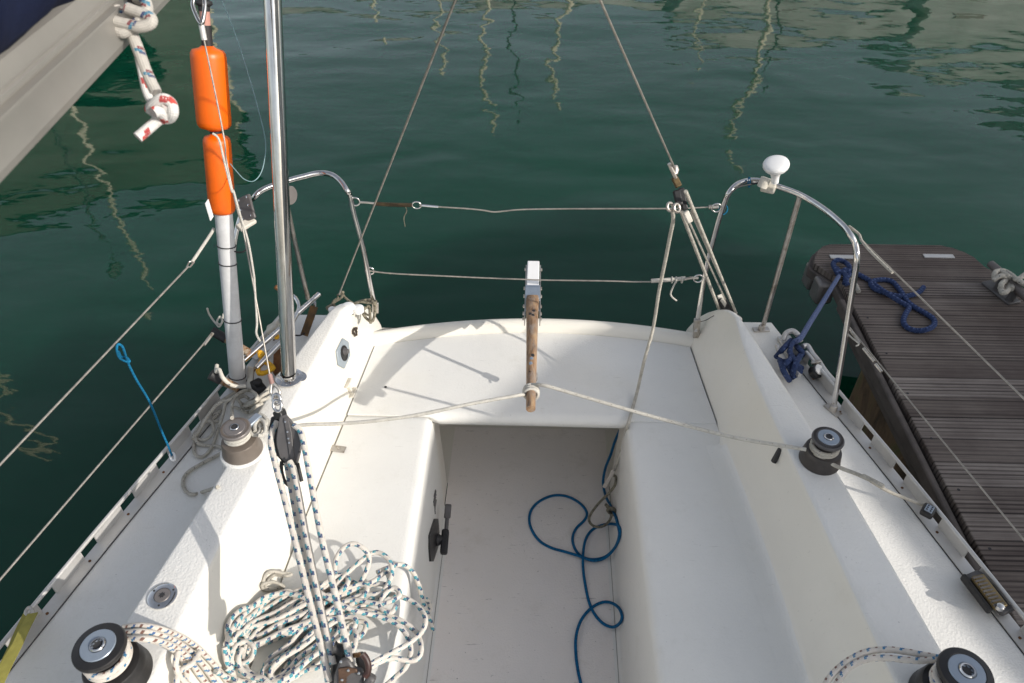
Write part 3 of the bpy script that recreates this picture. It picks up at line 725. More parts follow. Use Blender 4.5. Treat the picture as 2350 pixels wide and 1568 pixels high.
# steel post on the port coaming
b0 = PZ(664, 868, ZC+.002); b1 = PD(619, -150, 1.56)
mb = MB(); mb.tube([b0, b0.lerp(b1, .5), b1], .0192, 32); post = mb.build('mast_post', M['steel'], boat, angle=60)
mb = MB(); mb.lathe([(.036, -.001), (.036, .003), (.030, .005), (.0215, .006), (.0205, .018)], b0-Vector((0, .0, .0)), seg=40, cap=False)
mb.lathe([(.0001, .0), (.019, 0), (.019, .003), (.0001, .004)], PZ(*e1(1335, 1270), ZC+.002), (.3, 0, 1), seg=30); mb.build('flange', M['steel'], post, angle=30)
mb = MB(); q = PD(*e1(980, 40), 1.97); mb.bar(q+Vector((.004, 0, .004)), q+Vector((.018, 0, -.010)), .012, .010); mb.build('clamp', M['rust'], post, bevel=.003)

# backstays
def wire(name, a, b, r, m, parent, sag=0, n=10):
    a, b = Vector(a), Vector(b)
    pts = [a.lerp(b, i/n)-Vector((0, 0, 4*sag*(i/n)*(1-i/n))) for i in range(n+1)]
    return MB().tube(pts, r, 8).build(name, m, parent, angle=60)
bl = PD(778, 676, 2.2); bt = PD(1045, 0, 1.18)
wire('backstay', bl, bt+(bt-bl)*.35, .0022, M['wire'], boat)
br = PD(1549, 388, 1.63); bt2 = PD(1377, 0, 1.2)
wire('backstay', br, bt2+(bt2-br)*.5, .0021, M['wire'], boat)
# stern guard wires
g = aty(d1, [(390, 540), (470, 545), (540, 552)], 1.83); MB().tube(catmull(g, 4), .003, 8).build('toggle', M['steel_old'], boat)
g = aty(d1, [(530, 553), (620, 560), (750, 565), (860, 566)], 1.83); o = MB().tube(catmull(g, 4), .0058, 10).build('lashing', speckled((.045, .03, .012), .5, 60, .9, name='brown_line'), boat)
MB().tube(catmull(aty(d1, [(800, 575), (815, 620), (790, 680), (800, 760)], 1.83), 6), .0012, 6).build('tail', M['rope_dirty'], o)
q = PY(*d1(905, 567), 1.83); MB().tube([q+Vector((math.cos(a)*.013, 0, math.sin(a)*.011)) for a in [i*math.pi/8 for i in range(16)]], .0018, 8, closed=True).build('eye', M['steel'], boat, angle=60)
g = aty(d1, [(930, 567), (1100, 582), (1350, 598), (1500, 613), (1600, 628), (1700, 620), (1850, 607), (2281, 600)], 1.83)+aty(d3, [(270, 506), (480, 500), (600, 493)], 1.81)
gw = MB().tube(catmull(g, 6), .0021, 8).build('guard_wire', M['wire'], boat, angle=60); MB().tube(aty(d1, [(950, 568), (1100, 581)], 1.83), .0034, 8).build('swage', M['steel'], gw)
MB().tube(aty(d3, [(578, 495), (655, 490)], 1.81), .006, 8).build('swage', M['steel_old'], gw)
g = aty(d1, [(480, 1160), (700, 1184), (1200, 1208), (1500, 1222), (1890, 1237), (2040, 1242)], 1.80)+aty(d3, [(-200, 1058), (0, 1064), (150, 1064)], 1.79)
gw = MB().tube(catmull(g, 6), .0021, 8).build('guard_wire', M['wire'], boat, angle=60)
g = aty(d3, [(140, 1064), (200, 1060), (320, 1052), (400, 1044)], 1.79); sp_ = rope('lashing', [a+Vector((0, 0, .003)) for a in g], .0062, M['rope_white'], gw)
rope('lashing_tail', aty(d3, [(335, 1050), (310, 1100), (290, 1150), (300, 1180), (335, 1208)], 1.78), .0026, M['rope_white'], sp_)
for k in (300, 330, 375): q = PY(*d3(k, 1050), 1.79); MB().tube([q+Vector((0, math.cos(a)*.0085, math.sin(a)*.0085)) for a in [i*math.pi/6 for i in range(12)]], .0024, 6, closed=True).build('turn', M['rope_white'], sp_)
MB().tube(aty(d3, [(400, 1044), (440, 1035), (500, 1035)], 1.78), .004, 8).build('shackle', M['steel_old'], gw)
# side guard wires
a, b = PZ(432, 612, .53), PZ(-60, 1130, .5); wire('guard_wire', a, b, .0023, M['wire'], boat)
gl = rope('lashing', [PZ(*c2(395, 700), .545), PZ(*c2(360, 760), .54), PZ(*c2(260, 910), .535), PZ(*c2(180, 1030), .53)], .0042, M['rope_white'], boat)
MB().tube([PZ(*c2(x, y), .53) for x, y in ((200, 1010), (150, 1030), (125, 1085), (160, 1080), (200, 1030))], .002, 8).build('shackle', M['steel_old'], gl)
a, b = PZ(477, 778, .27), PZ(-60, 1400, .26); wire('guard_wire', a, b, .0023, M['wire'], boat)
MB().tube([PZ(488, 765, .275), PZ(468, 792, .27)], .0045, 8).build('rigging_screw', M['steel_old'], boat)
wire('guard_wire', PZ(*d5(600, 170), .57), PZ(2420, 984, .5), .0021, M['wire'], boat)
MB().tube(catmull([PZ(*d5(x, y), .57) for x, y in ((480, 40), (560, 105), (585, 160), (650, 240), (770, 360), (840, 425))], 4), .0034, 8).build('lashing', M['rope_old'], boat)
wire('guard_wire', PZ(*d5(470, 860), .27), PZ(2420, 1325, .24), .002, M['wire'], boat)
for q1, q2 in (((470, 870), (500, 905)), ((500, 910), (570, 1010)), ((600, 1050), (690, 1160)), ((700, 1180), (750, 1245))):
    MB().tube([PZ(*d5(*q1), .268), PZ(*d5(*q2), .265)], .0042, 8).build('rigging_screw', M['steel_old'], boat)
rope('lashing_tail', [PZ(*d5(x, y), .27) for x, y in ((450, 910), (500, 960), (560, 1010), (540, 1030))], .0022, M['rope_white'], boat)

# ------------------------------------------------------------------ tiller and rudder head
tr = PZ(1222, 694, .155); tt = PD(1218, 939, 1.80)
tl = empty('tiller', tr, 'weathered wooden tiller with a white rudder head, pointing forward over the locker lid', 'tiller')
mb = MB(); rows = []
for i in range(21):
    t = i/20; p = tr.lerp(tt, t)+Vector((0, 0, .012*math.sin(t*math.pi))); wd = lerp(.0205, .0115, t**.8); hh = lerp(.03, .0115, t); ex = lerp(.35, 1, t)
    row = []
    for k in range(17):
        a = 2*math.pi*k/16; cx, sy = math.cos(a), math.sin(a)
        row.append(p+Vector((math.copysign(abs(cx)**ex, cx)*wd, 0, math.copysign(abs(sy)**ex, sy)*hh)))
    rows.append(row)
mb.grid(rows, flip=True); e = rows[-1]; mb.add([tt+Vector((0, -.0015, .0))]+e[:-1], [(0, (k+1) % 16+1, k+1) for k in range(16)]); e = rows[0]; mb.add(e[:-1], [tuple(range(16))])
mb.build('tiller_bar', M['wood'], tl, angle=50)
h0 = PZ(1224, 612, .16); hd = (h0-tr)
mb = MB(); mb.bar(tr+Vector((0, .055, 0)), h0, .040, .05, (0, 0, 1)); rh = mb.build('rudder_head', M['white_pl'], tl, bevel=.003)
mb = MB(); mb.bar(tr+Vector((0, -.012, 0)), tr+Vector((0, .055, .001)), .0465, .0535, (0, 0, 1)); mb.build('collar', M['capblue'], rh, bevel=.001)
for sx in (-1, 1):
    mb = MB(); mb.bar(tr+Vector((sx*.0235, -.09, -.004)), h0+Vector((sx*.0235, -.01, -.004)), .003, .036, (0, 0, 1)); ck = mb.build('cheek_plate', M['steel_old'], tl)
    for t in (-.08, -.055, -.02, .03, .07, .17): 
        b_ = MB(); b_.lathe([(.0055, 0), (.0055, .004), (.003, .005)], tr+hd.normalized()*t+Vector((sx*.025, 0, 0)), (sx, 0, 0), seg=8); b_.build('bolt', M['steel_old'], ck)
mb = MB(); mb.add([(tr.x-.012, 1.95, .10), (tr.x+.012, 1.95, .10), (tr.x+.012, 2.09, .10), (tr.x-.012, 2.09, .10), (tr.x-.012, 1.99, -1.2), (tr.x+.012, 1.99, -1.2), (tr.x+.008, 2.2, -1.2), (tr.x-.008, 2.2, -1.2)], [(0, 1, 2, 3), (0, 4, 5, 1), (1, 5, 6, 2), (2, 6, 7, 3), (3, 7, 4, 0)])
mb.build('rudder_blade', M['hullm'], tl)
for y_, m_ in ((.62, 'gap'), (.77, 'capblue')):
    q = tr.lerp(tt, y_); 
for t_, sx_, m_, z_ in ((.20, .004, 'blackmatt', .0), (.235, -.006, 'blackmatt', 0), (.25, .002, 'blackmatt', 0), (.66, .0, 'capblue', 0), (.70, -.002, 'capblue', 0), (.635, .003, 'blackmatt', 0)):
    c = tr.lerp(tt, t_)+Vector((sx_, 0, .012*math.sin(t_*math.pi)+lerp(.03, .0115, t_)-.0006)); MB().sph(c, 1, 10, (.005, .008, .0016)).build('paint_mark', M[m_], tl)
mb = MB(); q = tr.lerp(tt, .80); mb.lathe([(.0105, 0), (.0095, .003), (.002, .003)], q+Vector((0, 0, .0145)), (0, -.05, 1), seg=20); mb.build('pivot_pin', M['capblue'], tl)

q = Vector((.022, 1.587, .08)); mb = MB(); mb.tube([q, q+Vector((0, 0, .13))], .0062, 12); mb.lathe([(.004, -.016), (.012, -.013), (.012, .006), (.006, .010)], q, seg=20); mb.tube([q, q+Vector((.0, -.025, -.004))], .002, 6)
mb.build('lock_pin', M['steel_old'], tl, angle=40)

# ------------------------------------------------------------------ danbuoy: pole with two floats
pb0 = PZ(546, 880, ZD+.03); Yp = pb0.y
dan = empty('danbuoy', pb0, 'two orange floats on a pale grey pole standing outside the steel post', 'marker buoy')
YP = lambda v: Yp+.00026*(880-v)
P1 = PY(512, 478, YP(478)); 
MB().tube([pb0-Vector((0, 0, .029)), pb0+Vector((0, 0, .004))], .019, 24).build('foot_socket', M['blackmatt'], dan, angle=60)
mb = MB(); mb.tube([pb0, P1], .0222, 32); mb.build('pole', M['polegrey'], dan, angle=60)
def float_(a, b, r, name):
    L = (b-a).length; c = .012
    prof = [(.014, -.004), (r*.55, 0), (r*.86, .004), (r*.97, c*.9), (r, c*1.7), (r, L-c*1.7), (r*.97, L-c*.9), (r*.86, L-.004), (r*.5, L), (.012, L+.006)]
    return MB().lathe(prof, a, (b-a), seg=44).build(name, M['orange'], dan, angle=55)
f2a, f2b = PY(*c1(1575, 1512), YP(490)), PY(*c1(1532, 960), YP(311)); fl1 = float_(f2a, f2b, .033, 'float')
f1a, f1b = PY(*c1(1520, 915), YP(297)), PY(*c1(1470, 342), YP(111)); fl2 = float_(f1a, f1b, .0405, 'float')
MB().tube([f2b, f1a], .013, 16).build('spindle', M['blackmatt'], dan, angle=60); mb = MB(); mb.tube([f1b, f1b+(f1b-f1a).normalized()*.05], .0125, 16); mb.build('spindle', M['blackmatt'], dan, angle=60)
mb = MB(); ta = f1b+(f1b-f1a).normalized()*.05; tb = ta+(f1b-f1a).normalized()*.03; mb.tube([ta, tb], .0115, 16); mb.build('band', speckled((.5, .25, .2), name='pink_band'), dan)
tb2 = tb+(f1b-f1a).normalized()*.2
mb = MB(); mb.tube([tb, tb.lerp(tb2, .3), tb2], .013, 16)
for t in (.05, .45, .9): mb.lathe([(.013, 0), (.019, .004), (.019, .01), (.013, .014)], tb.lerp(tb2, t), (tb2-tb), seg=20)
mb.build('socket', M['blackmatt'], dan, angle=60)
pax = (P1-pb0).normalized()
for v_ in (566, 606, 735, 862):
    q = PY(529, v_, YP(v_)); t = (q-pb0).dot(pax); c = pb0+pax*t; R = basis(pax); 
    mb = MB(); mb.tube([c+R @ Vector((math.cos(a)*.0235, math.sin(a)*.0235, .0015*math.sin(a))) for a in [i*math.pi/12 for i in range(24)]], .0016, 6, closed=True)
    mb.box(c+R @ Vector((.026, -.006, 0)), (.007, .006, .006), R); mb.build('cable_tie', M['blackmatt'], dan)
mb = MB(); q = PY(*c2(330, 490), Yp+.01); mb.bar(PY(*c2(325, 430), Yp), PY(*c2(375, 600), Yp), .002, .02); mb.build('tape', M['white_pl'], dan)

# plastic clamp bracket on the rail behind the danbuoy
ck = MB(); q = PZ(*c2(715, 500), .56); R = basis((-.35, -.75, .55), (0, 0, 1)) @ Matrix.Rotation(.55, 3, 'Z')
ck.box(q, (.048, .068, .009), R); rb_ = ck.build('rail_clamp', M['grey_plastic'], boat, bevel=.004)
for x, y in ((-.015, -.025), (.015, -.025), (-.015, .0), (.014, .004), (-.012, .026), (.016, .026)):
    b_ = MB(); b_.lathe([(.0032, 0), (.0032, .0015), (.001, .002)], q+R @ Vector((x, y, .0045)), R @ Vector((0, 0, 1)), seg=10); b_.build('screw', M['steel'], rb_)
mb = MB(); mb.bar(PZ(*c2(640, 700), .53), PZ(*c2(790, 610), .53), .024, .012, (0, -.5, 1)); mb.build('clamp_base', M['cream_pl'], rb_, bevel=.003)
rope('lanyard', [PZ(*c2(x, y), .5) for x, y in ((715, 690), (730, 780), (725, 860), (700, 920), (650, 935), (600, 925))], .0022, M['blackmatt'], boat)

# ------------------------------------------------------------------ boarding ladder folded on the port quarter
lad = empty('boarding_ladder', PZ(600, 830, ZD), 'folded stainless boarding ladder with rusty black tipped rungs, on the port quarter', 'ladder')
MB().tube([PZ(*e1(570, 1045), .13), PZ(*e1(1090, 590), .15), PZ(*e1(1605, 130), .17)], .0085, 16).build('rail', M['steel'], lad, angle=60)
MB().tube([PZ(*e1(745, 1150), .13), PZ(*e1(1060, 820), .15), PZ(*e1(1180, 700), .15)], .0085, 16).build('rail', M['steel'], lad, angle=60)
MB().tube(catmull([PZ(*e1(x, y), .16) for x, y in ((1180, 640), (1260, 480), (1310, 380), (1325, 290), (1290, 200), (1230, 150), (1150, 140))], 6), .007, 14).build('hoop', M['steel'], lad, angle=60)
def rung(a, b, za, zb, r):
    p, q = PZ(*e1(*a), za), PZ(*e1(*b), zb)
    MB().tube([p.lerp(q, .36), q], r, 16).build('rung', M['rusttube'], lad, angle=60)
    MB().tube([p, p.lerp(q, .38)], r*1.22, 16).build('rubber_end', M['blackmatt'], lad, angle=60)
rung((140, 640), (640, 935), .2, .15, .0115); rung((110, 1235), (490, 1430), .16, .1, .0125)
MB().bar(PZ(*e1(670, 1130), .12), PZ(*e1(655, 1430), .06), .02, .006, (0, 0, 1)).build('strut', M['steel_old'], lad, bevel=.001)
MB().bar(PZ(*e1(1540, 300), .12), PZ(*e1(1400, 700), .05), .024, .008, (.4, 0, 1)).build('hinge_plate', speckled((.13, .065, .015), .7, 26, .5, name='stained_plate'), lad, bevel=.001)
MB().bar(PZ(*e1(1550, 240), .14), PZ(*e1(1530, 480), .06), .006, .006).build('hinge_pin', M['steel'], lad)
MB().bar(PZ(*e1(900, 640), .1), PZ(*e1(1040, 560), .12), .036, .02).build('hinge_block', M['cream_pl'], lad, bevel=.005)
MB().bar(PZ(*e1(680, 1010), .07), PZ(*e1(960, 800), .075), .04, .006).build('tread', M['alu'], lad, bevel=.001)
MB().tube(catmull([PZ(*e1(x, y), z) for x, y, z in ((200, 1110, .17), (190, 1200, .17), (230, 1170, .18), (280, 1280, .17), (360, 1360, .15), (460, 1400, .13), (600, 1400, .12))], 6), .0055, 10).build('strap_end', M['cream_pl'], lad)
mb = MB(); mb.bar(PZ(*e1(1040, 860), .10), PZ(*e1(1030, 1240), .06), .02, .03); mb.build('ladder_stop', M['rust'], lad, bevel=.003)
mb = MB(); q = PZ(*e1(790, 1420), .075); mb.bar(q+Vector((-.02, .02, 0)), q+Vector((.015, -.02, 0)), .03, .03); mb.lathe([(.012, 0), (.012, .02)], q+Vector((.0, -.0, .01)), seg=16)
mb.build('pivot_block', M['blackmatt'], lad, bevel=.004)
MB().tube([PZ(*e1(1270, 700), .06), PZ(*e1(1340, 700), .06), PZ(*e1(1410, 670), .06)], .0025, 8).build('pin', M['blackmatt'], lad)
# yellow line stuffed under the ladder
random.seed(11); pts = []
for i in range(46):
    a = i*2.1; pts.append(PZ(*e1(850+math.cos(a)*(85+60*random.random()), 1140+math.sin(a)*(70+60*random.random())), .10+.03*random.random()))
yl = rope('yellow_line', pts, .0034, M['yellow'], None, 7); tag(yl, 'bundle of bright yellow line stuffed under the folded ladder', 'rope')
rope('yellow_turn', [PZ(*e1(x, y), .13) for x, y in ((770, 960), (800, 920), (830, 950), (800, 1000), (780, 980), (820, 930), (840, 960), (790, 1005))], .004, M['yellow'], yl, 6)
rope('yellow_turn', [PZ(*e1(x, y), .13) for x, y in ((1000, 700), (1030, 690), (1040, 730), (1010, 740), (1000, 700))], .004, M['yellow'], yl, 6)
# cream lashing on the upper rung
ll = rope('cord_lashing', [PZ(*e1(x, y), z) for x, y, z in ((65, 325, .25), (90, 400, .23), (140, 480, .21), (190, 540, .21), (230, 580, .21), (270, 500, .22), (240, 440, .23), (200, 520, .22), (260, 540, .22), (290, 400, .24))], .0028, M['rope_white'])
tag(ll, 'frayed cream cord knotted to the upper black rubber rung end', 'cord')
ll2 = rope('cord_lashing', [PY(*d1(x, y), Y) for x, y, Y in ((190, 1380, 1.82), (230, 1365, 1.81), (260, 1400, 1.80), (330, 1450, 1.78), (400, 1440, 1.78), (470, 1450, 1.78), (535, 1445, 1.78), (520, 1420, 1.84), (420, 1425, 1.83), (340, 1460, 1.8), (400, 1500, 1.77), (450, 1550, 1.74), (490, 1560, 1.73))], .0036, M['rope_dirty'])
tag(ll2, 'dirty frayed cord tied from the port backstay to the stern rail foot', 'cord')
rope('cord_turn', [PY(*d1(x, y), 1.80) for x, y in ((210, 1370), (240, 1350), (225, 1400), (180, 1430), (130, 1470), (95, 1490), (120, 1510), (160, 1480), (150, 1440), (200, 1400))], .004, M['rope_dirty'], ll2)
rope('cord_turn', [PY(*c3(x, y), Y) for x, y, Y in ((1600, 130, 1.8), (1650, 150, 1.78), (1660, 220, 1.77), (1640, 300, 1.74), (1590, 280, 1.75), (1560, 220, 1.76), (1610, 180, 1.78), (1620, 260, 1.75), (1625, 320, 1.73))], .0045, M['rope_dirty'], ll2)

# ------------------------------------------------------------------ GPS antenna on the starboard rail
q = PZ(*d3(1045, 320), .585); top = PZ(*d3(1093, 178), .655)
ga = empty('antenna', q, 'white mushroom shaped antenna clamped to the rail above the pontoon', 'antenna')
ax = (top-q).normalized(); ax = (ax+Vector((-.25, .1, .55))).normalized()
MB().lathe([(.010, -.056), (.0105, -.04), (.013, -.028), (.021, -.014), (.030, -.008), (.0335, -.002), (.0335, -.0005), (.0342, 0), (.0342, .005), (.032, .010), (.026, .013), (.013, .015), (.0001, .0155)], top, ax, seg=44).build('dome', M['white_pl'], ga, angle=60)
MB().bar(PZ(*d3(985, 320), .575), PZ(*d3(1095, 345), .575), .034, .028, (0, -.3, 1)).build('clamp', M['cream_pl'], ga, bevel=.005)
MB().lathe([(.014, -.02), (.014, .006)], PZ(*d3(1010, 290), .6), (.3, .2, 1), seg=20).build('clamp_cup', M['cream_pl'], ga)
rope('cable', [PZ(*d3(x, y), .585) for x, y in ((1050, 290), (960, 310), (880, 325), (800, 345), (740, 400), (705, 490), (690, 540))], .0022, M['blackmatt'], ga)
for x, y, z in ((888, 305, .585), (690, 515, .49)):
    c = PZ(*d3(x, y), z); MB().tube([c+Vector((math.cos(a)*(.002 if x > 800 else .012), math.sin(a)*.011, math.sin(a+.4)*.010)) for a in [i*math.pi/6 for i in range(12)]], .0017, 6, closed=True).build('cable_tie', M['cord_blue'], ga)

# ------------------------------------------------------------------ backstay tensioner tackle (starboard quarter)
tk = empty('backstay_tackle', PD(1550, 430, 1.65), 'worn purchase of blocks and thin lines tensioning the starboard backstay', 'tackle')
TD = lambda v: 1/lerp(1/1.66, 1/2.42, (v-470)/(725-470))
mb = MB(); mb.tube([PD(*e4(185, 50), 1.62), PD(*e4(245, 180), 1.64)], .0042, 10); mb.lathe([(.006, 0), (.009, .01), (.006, .02)], PD(*e4(240, 150), 1.64), UP, seg=12); mb.build('terminal', M['steel_old'], tk)
mb = MB(); mb.bar(PD(*e4(230, 170), 1.645), PD(*e4(275, 260), 1.645), .014, .012, -FW); mb.build('toggle', speckled((.13, .09, .04), .5, 90, .5, .6, name='corroded_brass'), tk, bevel=.002)
mb = MB(); mb.bar(PD(*e4(250, 290), 1.65), PD(*e4(280, 430), 1.65), .016, .012, -FW); mb.bar(PD(*e4(290, 270), 1.66), PD(*e4(330, 470), 1.66), .014, .012, -FW); mb.build('upper_block', M['black'], tk, bevel=.003)
mb = MB(); mb.bar(PD(*e4(330, 480), 1.67), PD(*e4(375, 580), 1.68), .014, .012, -FW); mb.build('swivel', M['cream_pl'], tk, bevel=.003)
for x, y in ((195, 440), (255, 450)):
    q = PD(*e4(x, y), 1.64); R = basis(RT*.5-FW*.7); MB().tube([q+R @ Vector((math.cos(a)*.009, math.sin(a)*.009, 0)) for a in [i*math.pi/8 for i in range(16)]], .0034, 8, closed=True).build('shackle_ring', M['steel_old'], tk, angle=60)
for a, b, r in (((295, 480), (635, 1360), .0047), ((365, 570), (690, 1270), .0028), ((335, 300), (790, 1400), .0042), ((385, 480), (745, 1290), .0034)):
    (u0, v0), (u1, v1) = e4(*a), e4(*b); p0, p1 = PD(u0, v0, TD(v0)), PD(u1, v1, TD(v1))
    rope('fall', [p0, p0.lerp(p1, .33), p0.lerp(p1, .66), p1], r, M['rope_old'], tk)
mb = MB(); a, b = PD(*e4(645, 1260), 2.3), PD(*e4(745, 1420), 2.42); mb.bar(a, b, .034, .016, -FW); lb_ = mb.build('lower_block', M['black'], tk, bevel=.008)
mb = MB(); mb.bar(PD(*e4(660, 1270), 2.29), PD(*e4(735, 1395), 2.40), .014, .004, -FW); mb.bar(PD(*e4(625, 1255), 2.28), PD(*e4(665, 1240), 2.28), .012, .008, -FW); mb.build('strap', M['cream_pl'], lb_, bevel=.001)
mb = MB(); mb.tube(catmull([PD(*e4(x, y), 2.43) for x, y in ((750, 1400), (790, 1420), (830, 1450), (820, 1475), (780, 1460))], 5), .005, 8); mb.build('shackle', M['steel_old'], tk)
mb = MB(); q = PZ(*e4(665, 1440), .1); mb.bar(q+Vector((-.03, 0, -.01)), q+Vector((.06, -.01, -.018)), .02, .03); mb.build('deck_pad', M['gel'], boat, bevel=.008)
rope('pin_lanyard', [PY(*e4(x, y), 1.77) for x, y in ((470, 1475), (520, 1460), (590, 1420))], .0012, M['blackmatt'], tk)
# its tail led into the cockpit
t_ = [PD(*e4(215, 470), 1.66), PD(*e4(222, 560), 1.7), PD(*e4(195, 700), 1.77), PD(*e4(150, 930), 1.88), PD(*e4(95, 1200), 2.0), PD(*e4(40, 1540), 2.12), PD(1478, 830, 2.16), PZ(1462, 900, .02), PZ(1443, 968, .008), PZ(1438, 990, -.03), PD(1428, 1030, 2.25), PD(1405, 1092, 2.3)]
tp = rope('tackle_tail', t_, .0047, M['rope_old']); tag(tp, 'long speckled line led from the backstay tackle down into the footwell', 'rope')
mb = MB(); a, b = PD(*d7(565, 440), 2.30), PD(*d7(620, 340), 2.27); mb.bar(a, b, .013, .008, -FW); mb.build('snap_hook', M['steel_old'], tp, bevel=.002)
rope('end_loop', [PD(*d7(x, y), 2.3 if y < 500 else 2.36) for x, y in ((610, 370), (632, 380), (625, 430), (585, 480), (535, 530), (490, 590), (478, 630), (500, 660), (540, 668), (580, 650), (605, 610), (600, 575), (580, 550))], .0042, M['rope_dirty'], tp)
rope('end_knot', [PD(*d7(x, y), d) for x, y, d in ((575, 540, 2.35), (600, 560, 2.32), (625, 575, 2.35), (605, 590, 2.36), (585, 570, 2.33), (615, 560, 2.31), (635, 590, 2.34), (600, 600, 2.35))], .005, M['rope_dirty'], tp)
# ------------------------------------------------------------------ mainsheet tackle
def dm(v): return 1/lerp(1/1.50, 1/1.28, (v-960)/540)
def plate(mb, cf, pts, d, th, tilt=0):
    fr = [PD(*cf(a, b), d) for a, b in pts]; n = len(fr); bk = [p+FW*th for p in fr]
    mb.add(fr+bk, [tuple(range(n)), tuple(reversed(range(n, 2*n)))]+[(i, n+i, n+(i+1) % n, (i+1) % n) for i in range(n)]); return mb
ub = empty('mainsheet_block', PD(655, 990, 1.5), 'grey and black fiddle block hanging from the wire strop, above the rope falls', 'pulley block')
chk = plate(MB(), c3, [(872, 1085), (925, 1072), (978, 1135), (1058, 1235), (1060, 1290), (1045, 1390), (1020, 1485), (985, 1503), (930, 1480), (868, 1425), (846, 1330), (843, 1270), (858, 1150)], 1.478, .006).build('cheek', M['grey_plastic'], ub, bevel=.002)
plate(MB(), c3, [(800, 1095), (872, 1070), (925, 1120), (1000, 1240), (1000, 1390), (960, 1480), (900, 1470), (830, 1400), (780, 1300), (778, 1200)], 1.512, .006).build('cheek', M['blackmatt'], ub, bevel=.002)
plate(MB(), c3, [(905, 1105), (940, 1100), (972, 1230), (985, 1380), (1005, 1480), (975, 1488), (950, 1400), (930, 1250)], 1.475, .004).build('strap', M['grey_plastic'], chk, bevel=.001)
for x, y in ((920, 1132), (952, 1305), (990, 1478), (938, 1215), (945, 1270)): MB().lathe([(.0022, 0), (.002, .001), (.0001, .0014)], PD(*c3(x, y), 1.4745), -FW, seg=12).build('rivet', M['steel'], chk)
for x, y in ((1037, 1382), (912, 1435)): MB().lathe([(.002, 0), (.002, .0006)], PD(*c3(x, y), 1.4775), -FW, seg=10).build('hole', M['gap'], chk)
MB().bar(PD(*c3(845, 1078), 1.495), PD(*c3(905, 1055), 1.485), .016, .018, -FW).build('head', M['black'], ub, bevel=.003)
for cxy, r, ax in (((945, 1250), .018, FW), ((940, 1420), .012, FW)): MB().lathe([(r, -.012), (r*.8, -.006), (r*.8, .006), (r, .012)], PD(*c3(*cxy), 1.498), ax, seg=28).build('sheave', M['black'], ub, angle=30)
MB().tube(catmull([PD(*c6(x, y), 1.49) for x, y in ((530, 290), (528, 340), (545, 400), (575, 430), (595, 425), (590, 380), (565, 330), (545, 300))], 5), .0038, 8).build('becket', M['blackmatt'], ub, angle=60)
MB().tube(catmull([PD(*c6(x, y), 1.47) for x, y in ((620, 300), (632, 350), (645, 405)) ], 4), .004, 8).build('becket', M['blackmatt'], ub, angle=60)
def link(pts, cf, d, r, name, m, par, closed=True):
    return MB().tube(catmull([PD(*cf(x, y), d) for x, y in pts], 5, closed), r, 8, closed).build(name, m, par, angle=60)
# shackles and wire strop up to the boom end
ws = empty('wire_strop', PD(628, 880, 1.5), 'thin wire strop with shackles running from the boom end down to the block', 'wire strop')
link([(845, 905), (870, 920), (878, 955), (865, 985), (835, 985), (818, 955), (822, 920)], c3, 1.49, .0034, 'shackle', M['steel'], ws)
link([(830, 960), (822, 1010), (850, 1045), (880, 1040), (888, 1000), (872, 960)], c3, 1.478, .0034, 'shackle', M['steel'], ws)
link([(812, 815), (800, 860), (805, 905), (835, 930), (870, 915), (872, 880), (845, 840)], c3, 1.50, .003, 'thimble', M['steel_old'], ws)
w0 = PD(*c3(790, 740), 1.50)
MB().tube([w0, PD(*c3(812, 820), 1.50)], .0048, 10).build('swage', speckled((.28, .16, .14), .2, 40, .5, name='heatshrink'), ws, angle=60)
w_ = [w0]+[PD(*c2(x, y), d) for x, y, d in ((700, 790, 1.475), (640, 560, 1.46), (590, 360, 1.45), (515, 0, 1.43))]+[PD(*c1(x, y), d) for x, y, d in ((1590, 1000, 1.415), (1520, 640, 1.405), (1445, 285, 1.395))]
MB().tube(catmull(w_, 4), .0017, 8).build('wire', M['wire'], ws, angle=60)
MB().tube([PD(*c1(1425, 170), 1.385), PD(*c1(1447, 285), 1.395)], .0055, 12).build('swage', M['alu'], ws, angle=60)
link([(1425, 170), (1385, 100), (1365, 30), (1385, -30), (1430, -50), (1450, 20), (1445, 100)], c1, 1.38, .004, 'thimble', M['steel'], ws)
ct = rope('sail_tie_cord', [PD(*p, d) for p, d in ((c1(1505, 945), 1.405), (c1(1550, 990), 1.41), (c1(1590, 1150), 1.42), (c1(1640, 1350), 1.43), (c2(590, 330), 1.44), (c2(660, 580), 1.45), (c2(735, 830), 1.465), (c2(790, 1150), 1.48), (c2(800, 1280), 1.485), (c3(685, 300), 1.49), (c3(680, 400), 1.49), (c3(712, 470), 1.49))], .0022, M['rope_white'])
tag(ct, 'thin cream cord twisted loosely beside the wire strop', 'cord')

ms = empty('mainsheet', PD(780, 1400, 1.5), 'taut falls of white sheet with dark blue and teal flecks between two blocks', 'rope')
falls = [([(500, 170), (470, 110)], None)]
def fall(pts, off=0, r=.0061): rope('fall', [PD(*c6(x, y), dm(c6(x, y)[1])+off) for x, y in pts], r, M['rope'], ms, 6, 14)
fall([(505, 60), (478, 110), (468, 190), (495, 310), (545, 500), (600, 720), (660, 970), (720, 1210), (770, 1400), (800, 1560)], .012)
fall([(560, 300), (590, 470), (632, 700), (690, 960), (745, 1180), (800, 1400), (815, 1480)], .035)
fall([(575, 290), (597, 340), (632, 500), (668, 700), (720, 960), (768, 1180), (815, 1400), (825, 1460)], .01)
fall([(600, 80), (640, 120), (668, 240), (712, 480), (762, 740), (820, 980), (862, 1160), (905, 1350), (925, 1450)], -.01)
lb = empty('mainsheet_cam_block', PD(810, 1520, 1.2850), 'dark grey block with a brown cam cleat at the near end of the falls', 'pulley block')
